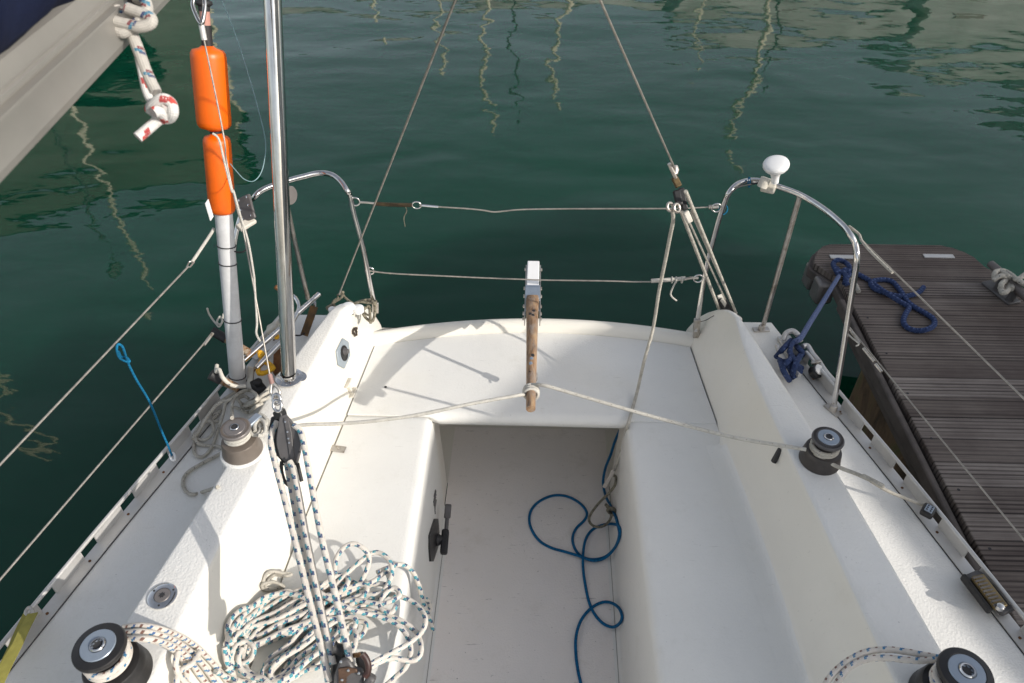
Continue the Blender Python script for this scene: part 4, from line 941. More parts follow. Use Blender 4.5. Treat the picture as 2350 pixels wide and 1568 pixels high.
ck = plate(MB(), e3, [(430, 1700), (440, 1400), (520, 1180), (560, 1090), (700, 1075), (780, 1170), (800, 1240), (960, 1280), (990, 1400), (985, 1700)], 1.2550, .012).build('cheek', M['grey_plastic'], lb, bevel=.004)
plate(MB(), e3, [(350, 1750), (345, 1400), (400, 1100), (430, 900), (520, 815), (620, 860), (660, 1000), (700, 1150), (700, 1750)], 1.2900, .012).build('cheek', M['black'], lb, bevel=.005)
MB().lathe([(.013, -.009), (.010, -.004), (.010, .004), (.013, .009)], PD(*e3(540, 900), 1.2900), (RT-UP*.2).normalized(), seg=28).build('sheave', M['blackmatt'], lb, angle=30)
plate(MB(), e3, [(520, 1260), (700, 1235), (860, 1270), (880, 1330), (760, 1350), (680, 1420), (660, 1560), (530, 1560)], 1.2510, .004).build('strap', speckled((.12, .07, .045), .4, 60, .5, .4, name='rusty_strap'), ck, bevel=.001)
for x, y in ((575, 1130), (595, 1465), (905, 1345), (710, 1290)): MB().lathe([(.0026, 0), (.0022, .0012), (.0001, .0016)], PD(*e3(x, y), 1.2505), -FW, seg=12).build('rivet', M['steel'], ck)
brn = speckled((.045, .018, .014), .3, 60, .45, name='brown_cam')
MB().tube(catmull([PD(*e3(x, y), 1.2450) for x, y in ((975, 985), (1045, 1080), (1080, 1200), (1070, 1320), (1020, 1400))], 5), .0058, 10).build('cam_arm', brn, lb, angle=60)
plate(MB(), e3, [(830, 1010), (960, 980), (1030, 1080), (1060, 1250), (1020, 1380), (900, 1300), (840, 1150)], 1.2700, .014).build('cam', M['black'], lb, bevel=.003)
MB().bar(PD(*e3(1060, 1560), 1.2550), PD(*e3(1170, 1380), 1.2550), .016, .02, -FW).build('cleat_body', M['grey_plastic'], lb, bevel=.005)
MB().bar(PD(*e3(800, 1010), 1.2750), PD(*e3(930, 1000), 1.2650), .008, .006, -FW).build('lever', M['rusttube'], lb, bevel=.002)

# ------------------------------------------------------------------ the heap of sheet on the port seat
random.seed(5)
hp = empty('rope_heap', PZ(770, 1400, 0), 'tangled heap of white sheet with teal flecks on the port seat', 'rope coil')
def hz(k): return .008+.0062*k
def loop(pts, z, name='coil', closed=False, cf=c6, m='rope', r=.0058):
    if not isinstance(z, (list, tuple)): z = [z+.006*math.sin(i*1.7+z*300) for i in range(len(pts))]
    q = []
    for i, (x, y) in enumerate(pts):
        q.append(PZ(*cf(x, y), z[i]) if z[i] < 0 or (cf is c6 and cf(x, y)[0] > 903 and cf(x, y)[1] > 1150) else PS(*cf(x, y), max(.006, z[i])))
    return rope(name, q, r, M[m], hp, 7, 12, closed)
k = 0
def bundle(L, Rr, n, zb, spread=1.0):
    for i in range(n):
        lx, ly = L[0]+random.uniform(-45, 45)*spread, L[1]+random.uniform(-60, 60)*spread
        rx, ry = Rr[0]+random.uniform(-170, 170)*spread, Rr[1]+random.uniform(-45, 45)*spread
        wv = random.uniform(26, 62); dx, dy = rx-lx, ry-ly; l = math.hypot(dx, dy); nx_, ny_ = -dy/l, dx/l
        sg = random.uniform(-22, 22)
        pts = []
        for t, s in ((0, 0), (.05, .75), (.22, 1), (.45, .8), (.7, 1.0), (.92, .8), (1, 0), (.93, -.8), (.7, -1.), (.45, -.75), (.2, -1), (.05, -.8)):
            b_ = sg*math.sin(math.pi*t)
            pts.append((lx+dx*t+nx_*(wv*s+b_), ly+dy*t+ny_*(wv*s+b_)))
        z0 = zb+.0068*i; zz = [z0*(1-.25*abs(2*t-1))+random.uniform(-.004, .004) for t in [j/12 for j in range(12)]]
        loop(pts, zz, 'coil', True)
bundle((270, 1300), (760, 1060), 9, .008)
bundle((460, 1530), (880, 1230), 8, .012, .9)
bundle((560, 1250), (1020, 985), 6, .03, .8)
loop([(330, 1420), (230, 1330), (222, 1230), (290, 1150), (380, 1120), (520, 1050), (640, 1060)], .05)
loop([(250, 1500), (222, 1420), (215, 1330), (260, 1230), (360, 1130), (430, 1075), (520, 1052), (600, 1058), (700, 1090)], .062)
loop([(850, 1010), (838, 930), (845, 850), (890, 785), (950, 765), (1010, 800), (1035, 860), (1000, 960), (930, 1060), (860, 1130)], [.03, .06, .085, .1, .1, .09, .07, .05, .035, .03])
loop([(820, 1040), (880, 960), (980, 870), (1050, 820), (1110, 825), (1160, 880), (1160, 960), (1110, 1040), (1020, 1100), (900, 1170)], [.05, .06, .07, .075, .075, .07, .06, .05, .04, .03])
loop([(800, 1080), (880, 1060), (960, 1020), (1060, 980), (1130, 930), (1150, 990), (1100, 1050), (1000, 1060), (900, 1090)], [.05]*9)
loop([(840, 1130), (960, 1075), (1080, 1050), (1200, 1065), (1300, 1110), (1358, 1190), (1340, 1270), (1260, 1340), (1150, 1400), (1040, 1460), (980, 1500)], [.05, .045, .04, .035, .03, .04, .04, .05, .06, .08, .1])
loop([(760, 1200), (880, 1190), (1000, 1150), (1120, 1170), (1230, 1215), (1310, 1280), (1335, 1360), (1320, 1420), (1270, 1440), (1180, 1425), (1110, 1440), (1040, 1480)], [.06, .05, .045, .04, .035, .03, .04, .04, .04, .05, .06, .08])
loop([(740, 1040), (820, 1090), (950, 1150), (1080, 1180), (1180, 1220), (1250, 1290), (1275, 1380), (1250, 1470), (1190, 1530), (1110, 1600)], [.08, .075, .065, .05, .045, .04, .04, .03, .02, .01])
loop([(880, 1100), (960, 1090), (1080, 1110), (1150, 1100), (1210, 1060), (1180, 1020), (1120, 1060), (1100, 1130), (1160, 1160), (1190, 1120)], [.055]*10)
loop([(1080, 930), (1150, 900), (1220, 885), (1280, 920), (1315, 990), (1335, 1060), (1350, 1120), (1380, 1190), (1402, 1262)], [.05, .04, .03, .008, -.01, -.04, -.07, -.10, -.13], 'hanging_end')
loop([(1325, 1000), (1345, 1080), (1372, 1090), (1385, 1130), (1370, 1160), (1345, 1140), (1350, 1100)], [-.04, -.06, -.08, -.1, -.1, -.08, -.08], 'hanging_end')
loop([(930, 1240), (960, 1290), (950, 1360), (935, 1420), (950, 1500)], [.05, .06, .06, .06, .06])
loop([(560, 1560), (650, 1500), (770, 1470), (830, 1440), (880, 1400)], [.03, .03, .04, .05, .06])
loop([(420, 1000), (440, 940), (480, 925), (540, 935), (585, 940), (560, 950), (490, 945), (450, 980), (440, 1020), (520, 1020), (540, 1010), (480, 985), (420, 1000), (430, 1030), (500, 1030)], [.02, .03, .04, .04, .03, .04, .03, .03, .02, .02, .03, .04, .03, .02, .02], 'whipped_end', m='rope_old', r=.004)
# crossing knot at the lower left of the heap
for pts, z in (([(230, 1400), (270, 1350), (330, 1330), (370, 1370), (350, 1430), (290, 1460), (240, 1440), (250, 1380)], .075), ([(300, 1370), (280, 1430), (300, 1490), (350, 1530), (420, 1540), (480, 1590)], .085), ([(330, 1340), (310, 1400), (320, 1470), (370, 1560)], .07), ([(210, 1480), (250, 1520), (260, 1600)], .06), ([(200, 1360), (215, 1450), (260, 1490), (330, 1500), (420, 1560), (520, 1620)], .07), ([(150, 1500), (230, 1540), (330, 1560), (440, 1600)], .05)):
    loop(pts, z)

# sheets on the two near winches
def winch_wraps(W, r, z0, turns, rr, m, par, start, lead_in, lead_out, n=12, pitch=None):
    pts = list(lead_in); N = int(turns*n); pitch = pitch or 2.02*rr
    for i in range(N+1):
        a = start+2*math.pi*i/n; pts.append(Vector((W.x+(r+rr)*math.cos(a), W.y+(r+rr)*math.sin(a), W.z+z0+pitch*i/n)))
    pts += list(lead_out)
    return rope('wraps', pts, rr, M[m], par, 5, 12)
sA = empty('sheet_tail', WA+Vector((.06, 0, .05)), 'white red and blue flecked line wound on the near port winch, trailing inboard', 'rope')
winch_wraps(WA, .0305, .058, 2.2, .006, 'rope2', sA, 2.6, [PZ(230, 1640, ZC+.03), PZ(228, 1600, ZC+.05)], [])
for off, pts in ((0, [(925, 1150), (1060, 1135), (1200, 1160), (1350, 1215), (1480, 1300), (1580, 1400), (1660, 1490), (1740, 1600)]),
                 (1, [(930, 1190), (1060, 1180), (1200, 1205), (1320, 1255), (1430, 1330), (1520, 1430), (1600, 1540), (1660, 1640)]),
                 (2, [(935, 1230), (1080, 1235), (1210, 1265), (1310, 1320), (1380, 1400), (1400, 1500), (1380, 1600)]),
                 (3, [(1000, 1215), (1150, 1240), (1300, 1290), (1420, 1380), (1480, 1480), (1560, 1580), (1640, 1640)]),
                 (4, [(1340, 1330), (1320, 1420), (1340, 1500), (1400, 1570), (1480, 1620)]),
                 (5, [(1500, 1330), (1440, 1420), (1350, 1480), (1330, 1560), (1340, 1640)])):
    rope('strand', [PS(*c5(x, y), (.075-.0115*abs(i-1) if i < 4 else .03)+.004*off) for i, (x, y) in enumerate(pts)], .0058, M['rope2'], sA, 7, 12)
sD = empty('sheet_tail', WD+Vector((-.08, 0, .05)), 'pair of flecked line ends curving off the winch in the near starboard corner', 'rope')
winch_wraps(WD, .0305, .058, 2.2, .006, 'rope2', sD, .4, [], [])
for pts, zz in (([(560, 830), (600, 720), (660, 640), (740, 565), (850, 495), (980, 445), (1150, 432), (1300, 450), (1450, 478), (1600, 505)], .0), ([(660, 840), (690, 740), (750, 640), (840, 560), (960, 515), (1120, 505), (1270, 520), (1420, 530), (1560, 520)], .003)):
    rope('strand', [PZ(*d8(x, y), ZC+.06-.02*(1-i/9)+zz) for i, (x, y) in enumerate(pts)], .0058, M['rope2'], sD, 7, 12)

# ------------------------------------------------------------------ tiller lines
q0 = tr.lerp(tt, .80)
tln = empty('tiller_line', tt, 'cream line wrapped round the tiller tip and led across to both small winches', 'rope')
ta_ = (tt-tr).normalized(); tside = Vector((0, 0, 1)).cross(ta_).normalized(); tup = ta_.cross(tside)
def tw(t0, n, r=.0135): 
    out = []
    for i in range(int(n*10)+1):
        a = 2*math.pi*i/10; out.append(tr.lerp(tt, t0)+ta_*(.0105*i/10)+tside*(math.cos(a)*(r+.0042))+tup*(math.sin(a)*(r+.0035)))
    return out
wrp = tw(.855, 2.5)
lf = [PD(1180, 909, 1.80), PD(1080, 927, 1.79), PD(960, 952, 1.78), PD(860, 966, 1.77), PD(770, 973, 1.765), PD(692, 976, 1.76), PD(640, 990, 1.755)]
rope('wraps', wrp, .0046, M['rope_white'], tln, 4)
rope('line', [wrp[-1], wrp[-1].lerp(PD(1195, 906, 1.80), .7)]+lf, .0044, M['rope_white'], tln, 6)
rg = [wrp[2], PD(1250, 885, 1.845), PD(1320, 905, 1.84), PD(1500, 957, 1.81), PD(1680, 1003, 1.78), PD(1790, 1022, 1.76), PD(1850, 1032, 1.735)]
rope('line', rg, .0046, M['rope_white'], tln, 6)
winch_wraps(WB, .0235, .048, 2.6, .0046, 'rope_white', tln, .3, [], [], pitch=.0085)
winch_wraps(WC, .0245, .044, 1.9, .0046, 'rope_old', tln, 2.7, [], [], pitch=.0082)
rope('line', [WC+Vector((-.02, -.024, .048)), PD(*d4(600, 1270), 1.73), PD(*d4(760, 1365), 1.72), PD(*d4(950, 1440), 1.68), PD(*d4(1150, 1530), 1.63), PZ(*d6(60, 215), .11), PZ(*d6(200, 305), .085), PZ(*d6(330, 360), .075), PZ(*d6(450, 405), .07)], .0046, M['rope_old'], tln, 6)

# ------------------------------------------------------------------ line round the aft port winch, its shaded and sunlit parts coloured apart
gt = empty('loose_line', PZ(470, 1000, ZD), 'line in loose loops along the port side deck, coloured greyer where shaded', 'rope')
def gl_(pts, zs, cf=e2, r=.0046, nm='loop', m='rope_old'):
    if not isinstance(zs, (list, tuple)): zs = [zs]*len(pts)
    out = []
    for i, (x, y) in enumerate(pts):
        t = i/(len(pts)-1)*(len(zs)-1); j = min(int(t), len(zs)-2) if len(zs) > 1 else 0
        z = lerp(zs[j], zs[j+1], t-j) if len(zs) > 1 else zs[0]; out.append(PS(*cf(x, y), z))
    return rope(nm, out, r, M[m], gt, 7, 10)
gl_([(740, 880), (780, 780), (820, 640), (855, 490), (950, 420), (1060, 340), (1170, 285), (1290, 300), (1370, 380), (1330, 460), (1200, 500), (1100, 520)], [.02, .06, .05, .03])
gl_([(820, 1310), (760, 1220), (620, 1200), (480, 1190), (390, 1150), (350, 1050), (420, 950), (500, 800), (640, 600), (780, 480), (930, 430), (1060, 350)], [.006, .006, .02, .05, .06])
gl_([(740, 900), (700, 1010), (640, 1180), (560, 1310), (450, 1385), (350, 1340), (325, 1230), (350, 1100), (420, 960), (500, 820), (600, 800), (655, 900), (620, 1020), (510, 1100), (400, 1090)], [.01, .006, .008, .02, .01])
gl_([(960, 740), (955, 640), (960, 530), (1000, 420), (1080, 340), (1180, 290)], [.09, .06, .05])
gl_([(508, 1040), (456, 1068), (428, 1087), (419, 1109), (428, 1129), (444, 1135), (466, 1129), (500, 1118)], [.006], ID)
gl_([(1590, 210), (1500, 320), (1380, 400), (1250, 470), (1120, 540), (1180, 580), (1280, 560), (1400, 480), (1560, 400)], [.02, .02])
gl_([(1580, 300), (1450, 380), (1330, 480), (1180, 540), (1080, 470), (1060, 420), (1160, 380), (1230, 420)], [.035, .03])
gl_([(640, 700), (720, 640), (760, 620), (700, 700), (640, 760), (660, 800), (740, 790)], [.01])
gl_([(1000, 560), (1100, 600), (1180, 650), (1260, 640), (1340, 560), (1450, 500)], [.02])
gl_([(1030, 300), (900, 380), (700, 520), (560, 700), (430, 860), (340, 1000), (310, 1090)], [.02, .02])
random.seed(3)
for i in range(7):   # sunlit part of the same line, painted in a paler rope colour
    cx, cy = 1400+random.uniform(-70, 60), 860+random.uniform(-60, 50); rx, ry = random.uniform(70, 125), random.uniform(80, 150); a0 = random.uniform(0, 6)
    gl_([(cx+rx*math.cos(a0+j*.8), cy+ry*math.sin(a0+j*.8)) for j in range(8)], [.015+.007*i, .03+.006*i], m='rope_white', nm='hank')
q = PS(*e2(1310, 800), .06); mb = MB(); mb.bar(q+Vector((-.012, -.018, 0)), q+Vector((.01, .02, .002)), .02, .012); mb.build('taped_end', M['capblue'], gt, bevel=.003)

# ------------------------------------------------------------------ teal line on the cockpit floor
pts = [(655, 110), (625, 180), (603, 250), (575, 320), (560, 390), (562, 440), (578, 500), (600, 540), (628, 600), (645, 660), (652, 720), (625, 790), (570, 840), (500, 855), (435, 838), (395, 790), (383, 730), (405, 675), (450, 630), (466, 590), (440, 545), (390, 508), (330, 487), (265, 488), (195, 518), (148, 565), (133, 625), (150, 690), (195, 750), (260, 788), (330, 808), (410, 832), (500, 862), (570, 845), (625, 790), (655, 720), (650, 665), (605, 650), (545, 660), (490, 690), (455, 750), (443, 840), (445, 920), (458, 1010), (478, 1100), (510, 1170), (560, 1225), (615, 1245), (655, 1222), (668, 1180), (645, 1130), (595, 1102), (540, 1107), (480, 1145), (430, 1210), (403, 1300), (402, 1400), (415, 1500), (432, 1580), (445, 1700)]
zz = [-.20, -.26, -.32, -.38, -.42, -.43]+[ZF+.005]*60
def PWR(u, v, z):
    while z < -.02:
        p = PZ(u, v, z); h = z-ZF; wx_ = lerp(wR1(p.y), wR0(p.y), h/-ZF)-.0062-(.034*(1-h/.034)**2 if h < .034 else 0)
        if p.x < wx_: return p
        z += .003
    return p
bo = rope('thin_line', [(PZ if i < 6 else PWR)(*d7(x, y), zz[i]+(.007 if 30 < i < 36 or i in (40, 41, 42, 54, 55) else 0)) for i, (x, y) in enumerate(pts)], .0044, M['rope_blue'], None, 6, 12)
tag(bo, 'thin teal blue line looped across the cockpit floor', 'rope')

# bright blue cord tied between guard wire and toe rail
bc = rope('blue_cord', [PZ(*c4(x, y), z) for x, y, z in ((1420, 1150, .09), (1385, 1060, .13), (1340, 960, .17), (1260, 760, .26), (1210, 660, .31), (1130, 530, .38), (1060, 390, .44), (1030, 300, .49), (1010, 250, .51), (975, 232, .52), (965, 280, .51), (985, 340, .48), (1030, 370, .455), (1070, 375, .45), (1050, 345, .455), (1000, 330, .47), (980, 290, .49))], .0027, M['cord_blue'])
tag(bc, 'bright blue cord tied from the port guard wire down to the toe rail', 'cord')
MB().tube(catmull([PZ(*c4(x, y), .09) for x, y in ((1405, 1140), (1430, 1130), (1445, 1160), (1440, 1190), (1415, 1180))], 5, True), .003, 8, True).build('thimble', M['white_pl'], bc, angle=60)
# yellow webbing on the rail
ys_ = empty('webbing_strap', PZ(*c5(230, 1040), .1), 'faded yellow webbing strap shackled to the near port toe rail', 'strap')
def band_(pts, wd, th, m, par, nm):
    q = catmull(pts, 5); mb = MB(); rows = []
    for i, p in enumerate(q):
        t = (q[min(i+1, len(q)-1)]-q[max(0, i-1)]).normalized(); s_ = t.cross(Vector((0, .2, 1))).normalized(); n_ = s_.cross(t)
        rows.append([p+s_*wd/2+n_*th/2, p-s_*wd/2+n_*th/2, p-s_*wd/2-n_*th/2, p+s_*wd/2-n_*th/2, p+s_*wd/2+n_*th/2])
    return mb.grid(rows).build(nm, m, par)
band_([PZ(*c5(245, 1045), .105), PZ(*c5(190, 1150), .12), PZ(*c5(120, 1300), .125), PZ(*c5(30, 1480), .13), PZ(*c5(-60, 1680), .13)], .021, .0022, M['strap'], ys_, 'webbing')
band_([PZ(*c5(205, 1045), .10), PZ(*c5(150, 1160), .10), PZ(*c5(80, 1320), .10), PZ(*c5(-20, 1520), .10)], .017, .0022, M['strap'], ys_, 'webbing')
MB().tube(catmull([PZ(*c5(x, y), .1) for x, y in ((190, 1040), (215, 1000), (235, 1010), (250, 1040), (220, 1060))], 4, True), .0035, 8, True).build('shackle', M['steel_old'], ys_, angle=60)

# ------------------------------------------------------------------ fittings on the starboard toe rail
cl = empty('mooring_cleat', PZ(*d4(430, 500), ZD), 'grey horn cleat on the starboard quarter, wrapped in blue rope', 'cleat')
A_, B_ = PZ(*d4(395, 290), .075), PZ(*d4(450, 640), .075)
mb = MB(); rows = []
def horn(p, q, r0, nm, m, par):
    pts = [p+(q-p)*t+Vector((0, 0, .014*abs(2*t-1)**2)) for t in [i/10 for i in range(11)]]
    return MB().tube(pts, lambda t: r0*(.55+.45*math.sin(math.pi*min(1, max(0, t)))), 14).build(nm, m, par, angle=60)
horn(PZ(*d4(265, 400), .075), PZ(*d4(455, 650), .07), .011, 'horn', M['alu'], cl)
MB().bar(PZ(*d4(330, 300), ZD+.006), PZ(*d4(440, 470), ZD+.006), .045, .012).build('base', M['alu'], cl, bevel=.004)
MB().tube(catmull([PZ(*d4(330, 330), .06), PZ(*d4(350, 275), .075), PZ(*d4(405, 252), .085), PZ(*d4(455, 290), .08), PZ(*d4(470, 330), .06)], 6), .0085, 14).build('fairlead', M['alu'], cl, angle=60)
ml = empty('mooring_line', PZ(*d4(470, 310), .08), 'blue braided mooring line from the starboard cleat across to the pontoon end', 'rope')
random.seed(9)
for i in range(7):
    a = [(395, 330), (300, 470), (400, 640), (480, 560), (380, 420), (330, 560), (440, 380)]; b = [(270, 470), (380, 660), (490, 420), (300, 500), (470, 590), (420, 470), (490, 450)]
    (x0, y0), (x1, y1) = a[i], b[i]
    mx, my = (x0+x1)/2+random.uniform(-15, 15), (y0+y1)/2+random.uniform(-15, 15)
    rope('turn', [PZ(*d4(x0, y0), .06), PZ(*d4(mx, my), .095+.008*(i % 3)), PZ(*d4(x1, y1), .06)], .0086, M['rope_moor'], ml, 8, 12)
rope('turn', [PZ(*d4(x, y), z) for x, y, z in ((470, 310, .085), (420, 340, .085), (390, 390, .1), (390, 480, .1), (380, 560, .09), (430, 640, .07))], .0072, M['rope_moor'], ml, 8, 12)
rope('standing_part', [PZ(*d4(420, 345), .085), PZ(*d4(475, 308), .09), PZ(*d5(150, 850), .04), PZ(*d5(250, 690), -.06), PZ(*d5(330, 560), -.14), PZ(*d5(395, 455), -.215)], .0085, M['rope_moor_pale'], ml, 8, 12)
mb = MB(); q = PZ(*d4(600, 590), .065); mb.lathe([(.019, -.012), (.021, -.008), (.019, 0), (.021, .008), (.018, .012)], q, (.5, -.5, 1), seg=28); pb_ = mb.build('turning_block', M['black'], boat, angle=30)
for i in range(6):
    a = i*math.pi/3; R = basis((.5, -.5, 1)); MB().lathe([(.0026, 0), (.0026, .001)], q+R @ Vector((math.cos(a)*.011, math.sin(a)*.011, .0125)), (.5, -.5, 1), seg=10).build('bearing_hole', M['gap'], pb_)
MB().bar(PZ(*d4(560, 520), .08), PZ(*d4(640, 500), .09), .01, .008).build('block_shackle', M['steel_old'], pb_, bevel=.002)
MB().lathe([(.016, .0), (.016, .004), (.005, .006)], q+Vector((.004, -.004, .012)), (.5, -.5, 1), seg=24).build('block_cheek', M['alu'], pb_, angle=30)
MB().tube(catmull([PZ(*d4(x, y), .075) for x, y in ((490, 380), (530, 375), (570, 440), (620, 500), (680, 590), (760, 680))], 5), .008, 12).build('rail_end', M['alu'], boat, angle=60)
q = PZ(*d6(482, 445), .075); R = Matrix.Rotation(-.7, 3, 'Z')
mb = MB(); mb.box(q, (.03, .036, .018), R); cb = mb.build('rail_block', M['black'], boat, bevel=.005)
mb = MB(); mb.box(q+Vector((0, 0, .0095)), (.018, .024, .003), R); t_ = mb.build('rail_block_top', M['capblue'], cb, bevel=.001)
for i in range(6): MB().lathe([(.002, 0), (.002, .0008)], q+R @ Vector((-.0045+.009*(i % 2), -.007+.007*(i//2), .0112)), seg=10).build('stud', M['gap'], t_)
# genoa car with a ribbed brass top
a, b = PZ(*d6(800, 870), .085), PZ(*d6(960, 1080), .085)
cr = empty('sheet_car', (a+b)/2, 'black slider car with a ribbed brassy jaw on the starboard toe rail', 'fairlead')
brass = speckled((.20, .15, .075), .25, 30, .4, .7, name='tarnished_brass')
MB().bar(a, b, .03, .014).build('jaw', brass, cr, bevel=.003)
dv = (b-a).normalized(); sd_ = dv.cross(Vector((0, 0, 1)))
for i in range(9):
    c = a.lerp(b, .08+.105*i)+Vector((0, 0, .008))+sd_*.006; MB().box(c, (.024, .003, .005), Matrix((sd_, dv, (0, 0, 1))).transposed()).build('rib', M['grey_plastic'], cr)
MB().bar(PZ(*d6(705, 865), .07), PZ(*d6(890, 1105), .07), .012, .022).build('side_cheek', M['blackmatt'], cr, bevel=.006)
MB().bar(PZ(*d6(760, 850), .062), PZ(*d6(1010, 1110), .062), .04, .014).build('slider', M['grey_plastic'], cr, bevel=.004)
MB().lathe([(.008, 0), (.008, .01), (.005, .012)], PZ(*d6(945, 1080), .092), seg=16).build('plunger', M['steel'], cr)

# ------------------------------------------------------------------ boom with its navy sail cover
b0_, b1_ = PD(0, 437, .72), PD(402, -2, 1.2); e_ = (b1_-b0_)
bm = empty('boom', b0_, 'aluminium boom with a rolled navy sail cover crossing the upper left corner', 'boom')
sdv = e_.cross(Vector((0, 0, 1))).normalized(); upv = sdv.cross(e_).normalized()
HB = .096
prof = [(0, .012), (.004, .002), (.014, -.004), (.07, -.004), (.082, .004), (.088, .03), (.09, HB*.6), (.08, HB*.92), (.06, HB), (.018, HB), (.004, HB-.006), (.0, HB-.02), (.0, HB*.74), (.0035, HB*.73), (.004, HB*.70), (.001, HB*.68), (.001, HB*.63), (.007, HB*.62), (.008, HB*.57), (-.002, HB*.55), (-.002, HB*.5), (.0, HB*.46)]
rows = [[b0_+e_*t-sdv*x+upv*y for x, y in prof+[prof[0]]] for t in (-.6, 0, .5, 1.0, 1.5)]
MB().grid(rows).build('spar', M['boom'], bm, angle=30)
rows = []
for i in range(40):
    t = -.6+2.1*i/39; c = b0_+e_*t-sdv*.055+upv*(HB+.07); row = []
    for k in range(25):
        a = 2*math.pi*k/24; r = .088+.018*noise.noise(Vector((t*5, math.cos(a)*1.2, math.sin(a)*1.2)))+.006*math.sin(t*22+a*2)
        row.append(c+(-sdv)*(math.cos(a)*r)+upv*(math.sin(a)*r*.95))
    rows.append(row)
MB().grid(rows).build('sail_cover', M['navy'], bm, angle=180)
for x, y in ((640, 668), (512, 812)):
    MB().lathe([(.007, 0), (.007, .008), (.004, .012)], b0_+e_*(x*.3241/402)-sdv*.03-upv*.004, -upv, seg=12).build('bolt', M['rust'], bm)
q = PD(*c1(760, 60), 1.02); MB().bar(q+Vector((-.03, -.01, .0)), q+Vector((.05, .02, .0)), .03, .02, -FW).build('end_fitting', M['blackmatt'], bm, bevel=.004)
bt_ = empty('boom_lashing', PD(300, 40, 1.0), 'flecked rope knotted round the boom with a short tail hanging down', 'rope')
for pts, d in (([(820, 60), (860, 110), (950, 130), (1040, 80), (1020, 20), (960, -20)], 1.0), ([(800, 150), (880, 170), (980, 190), (1060, 170), (1070, 130), (1010, 100), (900, 60)], .985), ([(820, 210), (870, 230), (940, 190), (1020, 120), (1040, 40), (1000, -30)], .99)):
    rope('turn', atd(c1, pts, d), .0078, M['rope_boom'], bt_, 7, 12)
rope('tail', atd(c1, [(900, 150), (935, 240), (985, 370), (1040, 520), (1105, 655)], 1.0), .0078, M['rope_boom'], bt_, 7, 14)
kt = rope('red_flecked_end', atd(c1, [(965, 310), (1000, 480), (1035, 640), (1080, 720), (1150, 700), (1215, 720), (1230, 790), (1190, 840), (1120, 820), (1080, 760), (1120, 720), (1190, 760), (1220, 830), (1170, 850), (1110, 820), (1060, 770), (1070, 740)], 1.0), .0056, M['rope_red'], None, 7, 14)
kt2 = rope('tail', [PD(*c1(1180, 740), .985), PD(*c1(1150, 830), 1.0), PD(*c1(1110, 860), 1.0), PD(*c1(1040, 920), .995), PD(*c1(975, 975), .99)], .0072, M['rope_red'], kt, 7, 14)
rope('turn', [PD(*c1(x, y), d) for x, y, d in ((1060, 780, .995), (1090, 740, .985), (1150, 700, .98), (1210, 730, .985), (1225, 800, .99), (1190, 840, 1.0), (1120, 790, .98), (1085, 800, .975))], .0072, M['rope_red'], kt, 7, 14)
tag(kt, 'red flecked white rope end tied in a stopper knot below the boom', 'rope')
fl = MB().tube(catmull([PD(*c1(x, y), 1.75) for x, y in ((1540, -60), (1650, 200), (1750, 500), (1830, 780), (1880, 1000), (1870, 1150), (1840, 1240), (1790, 1285), (1730, 1270), (1680, 1220), (1630, 1160))], 8), .0011, 6).build('fishing_line', speckled((.22, .34, .36), .2, 40, .6, name='pale_twine')); tag(fl, 'fine pale green twine hanging in a loop left of the steel post', 'twine')
# ------------------------------------------------------------------ pontoon
ZP = -.25; XL, XR_ = 1.312, 2.055
pt = empty('pontoon', (1.7, 1, ZP), 'dark grooved timber finger pontoon with a rounded end, right of the yacht', 'pontoon')
far = [PZ(*d5(x, y), ZP) for x, y in ((192, 345), (198, 290), (222, 240), (262, 205), (320, 188), (640, 186), (1240, 196), (1340, 218), (1430, 252), (1510, 292), (1600, 372))]
out = [(p.x, p.y) for p in far]+[(XR_-.02, far[-1].y-.12), (XR_, far[-1].y-.3), (XR_+.0, -4), (XL, -4), (XL-.002, far[0].y-.12)]
Rz = Matrix.Rotation(YAW*1.0, 3, 'Z')
dk = MB().prism(out, .03, (0, 0, ZP-.03)).build('deck_boards', M['deckwood'], pt, bevel=.003)
MB().prism([(x+(.012 if i > 2 and i < len(out)-2 and x > 1.7 else -.014 if x < 1.36 else 0), y+(.012 if y > 2.6 else 0)) for i, (x, y) in enumerate(out)], .045, (0, 0, ZP-.078)).build('rim', M['darkwood'], pt, bevel=.006)
MB().box((XL-.028, -.72, ZP-.035), (.022, 6.3, .055)).build('side_rail', M['darkwood'], pt, bevel=.006)
MB().box((XL+.004, -.75, ZP-.105), (.03, 6.2, .05)).build('fascia', M['darkwood'], pt, bevel=.008)
MB().box((1.70, -.9, ZP-.37), (.70, 6.3, .48)).build('float_tank', M['float'], pt, bevel=.05)
for a, b in (((320, 285), (540, 305)), ((1095, 280), (1350, 296))):
    p, q = PZ(*d5(*a), ZP+.003), PZ(*d5(*b), ZP+.003); MB().box((p+q)/2, (abs(q.x-p.x), .026, .004)).build('metal_strip', M['alu'], pt)
for (x, y), s in (((195, 450), .085), ((262, 565), .085)):
    q = PZ(*d5(x, y), ZP-.09); MB().box(q, (.075, .08, .11), Matrix.Rotation(.1, 3, 'Z')).build('fender_block', M['drumtop'], pt, bevel=.014)
for i in range(14):
    MB().lathe([(.005, 0), (.004, .001)], Vector((XL+.03+(i % 2)*.0, 2.3-.21*i, ZP)), seg=10).build('nail', M['gap'], pt)
pcl = empty('pontoon_cleat', PZ(*d5(1760, 600), ZP), 'weathered grey cleat on the far edge of the pontoon, wound with pale rope', 'cleat')
a, b = PZ(*d5(1650, 350), ZP+.07), PZ(*d5(1915, 600), ZP+.07); ex_ = b+(b-a)*.25
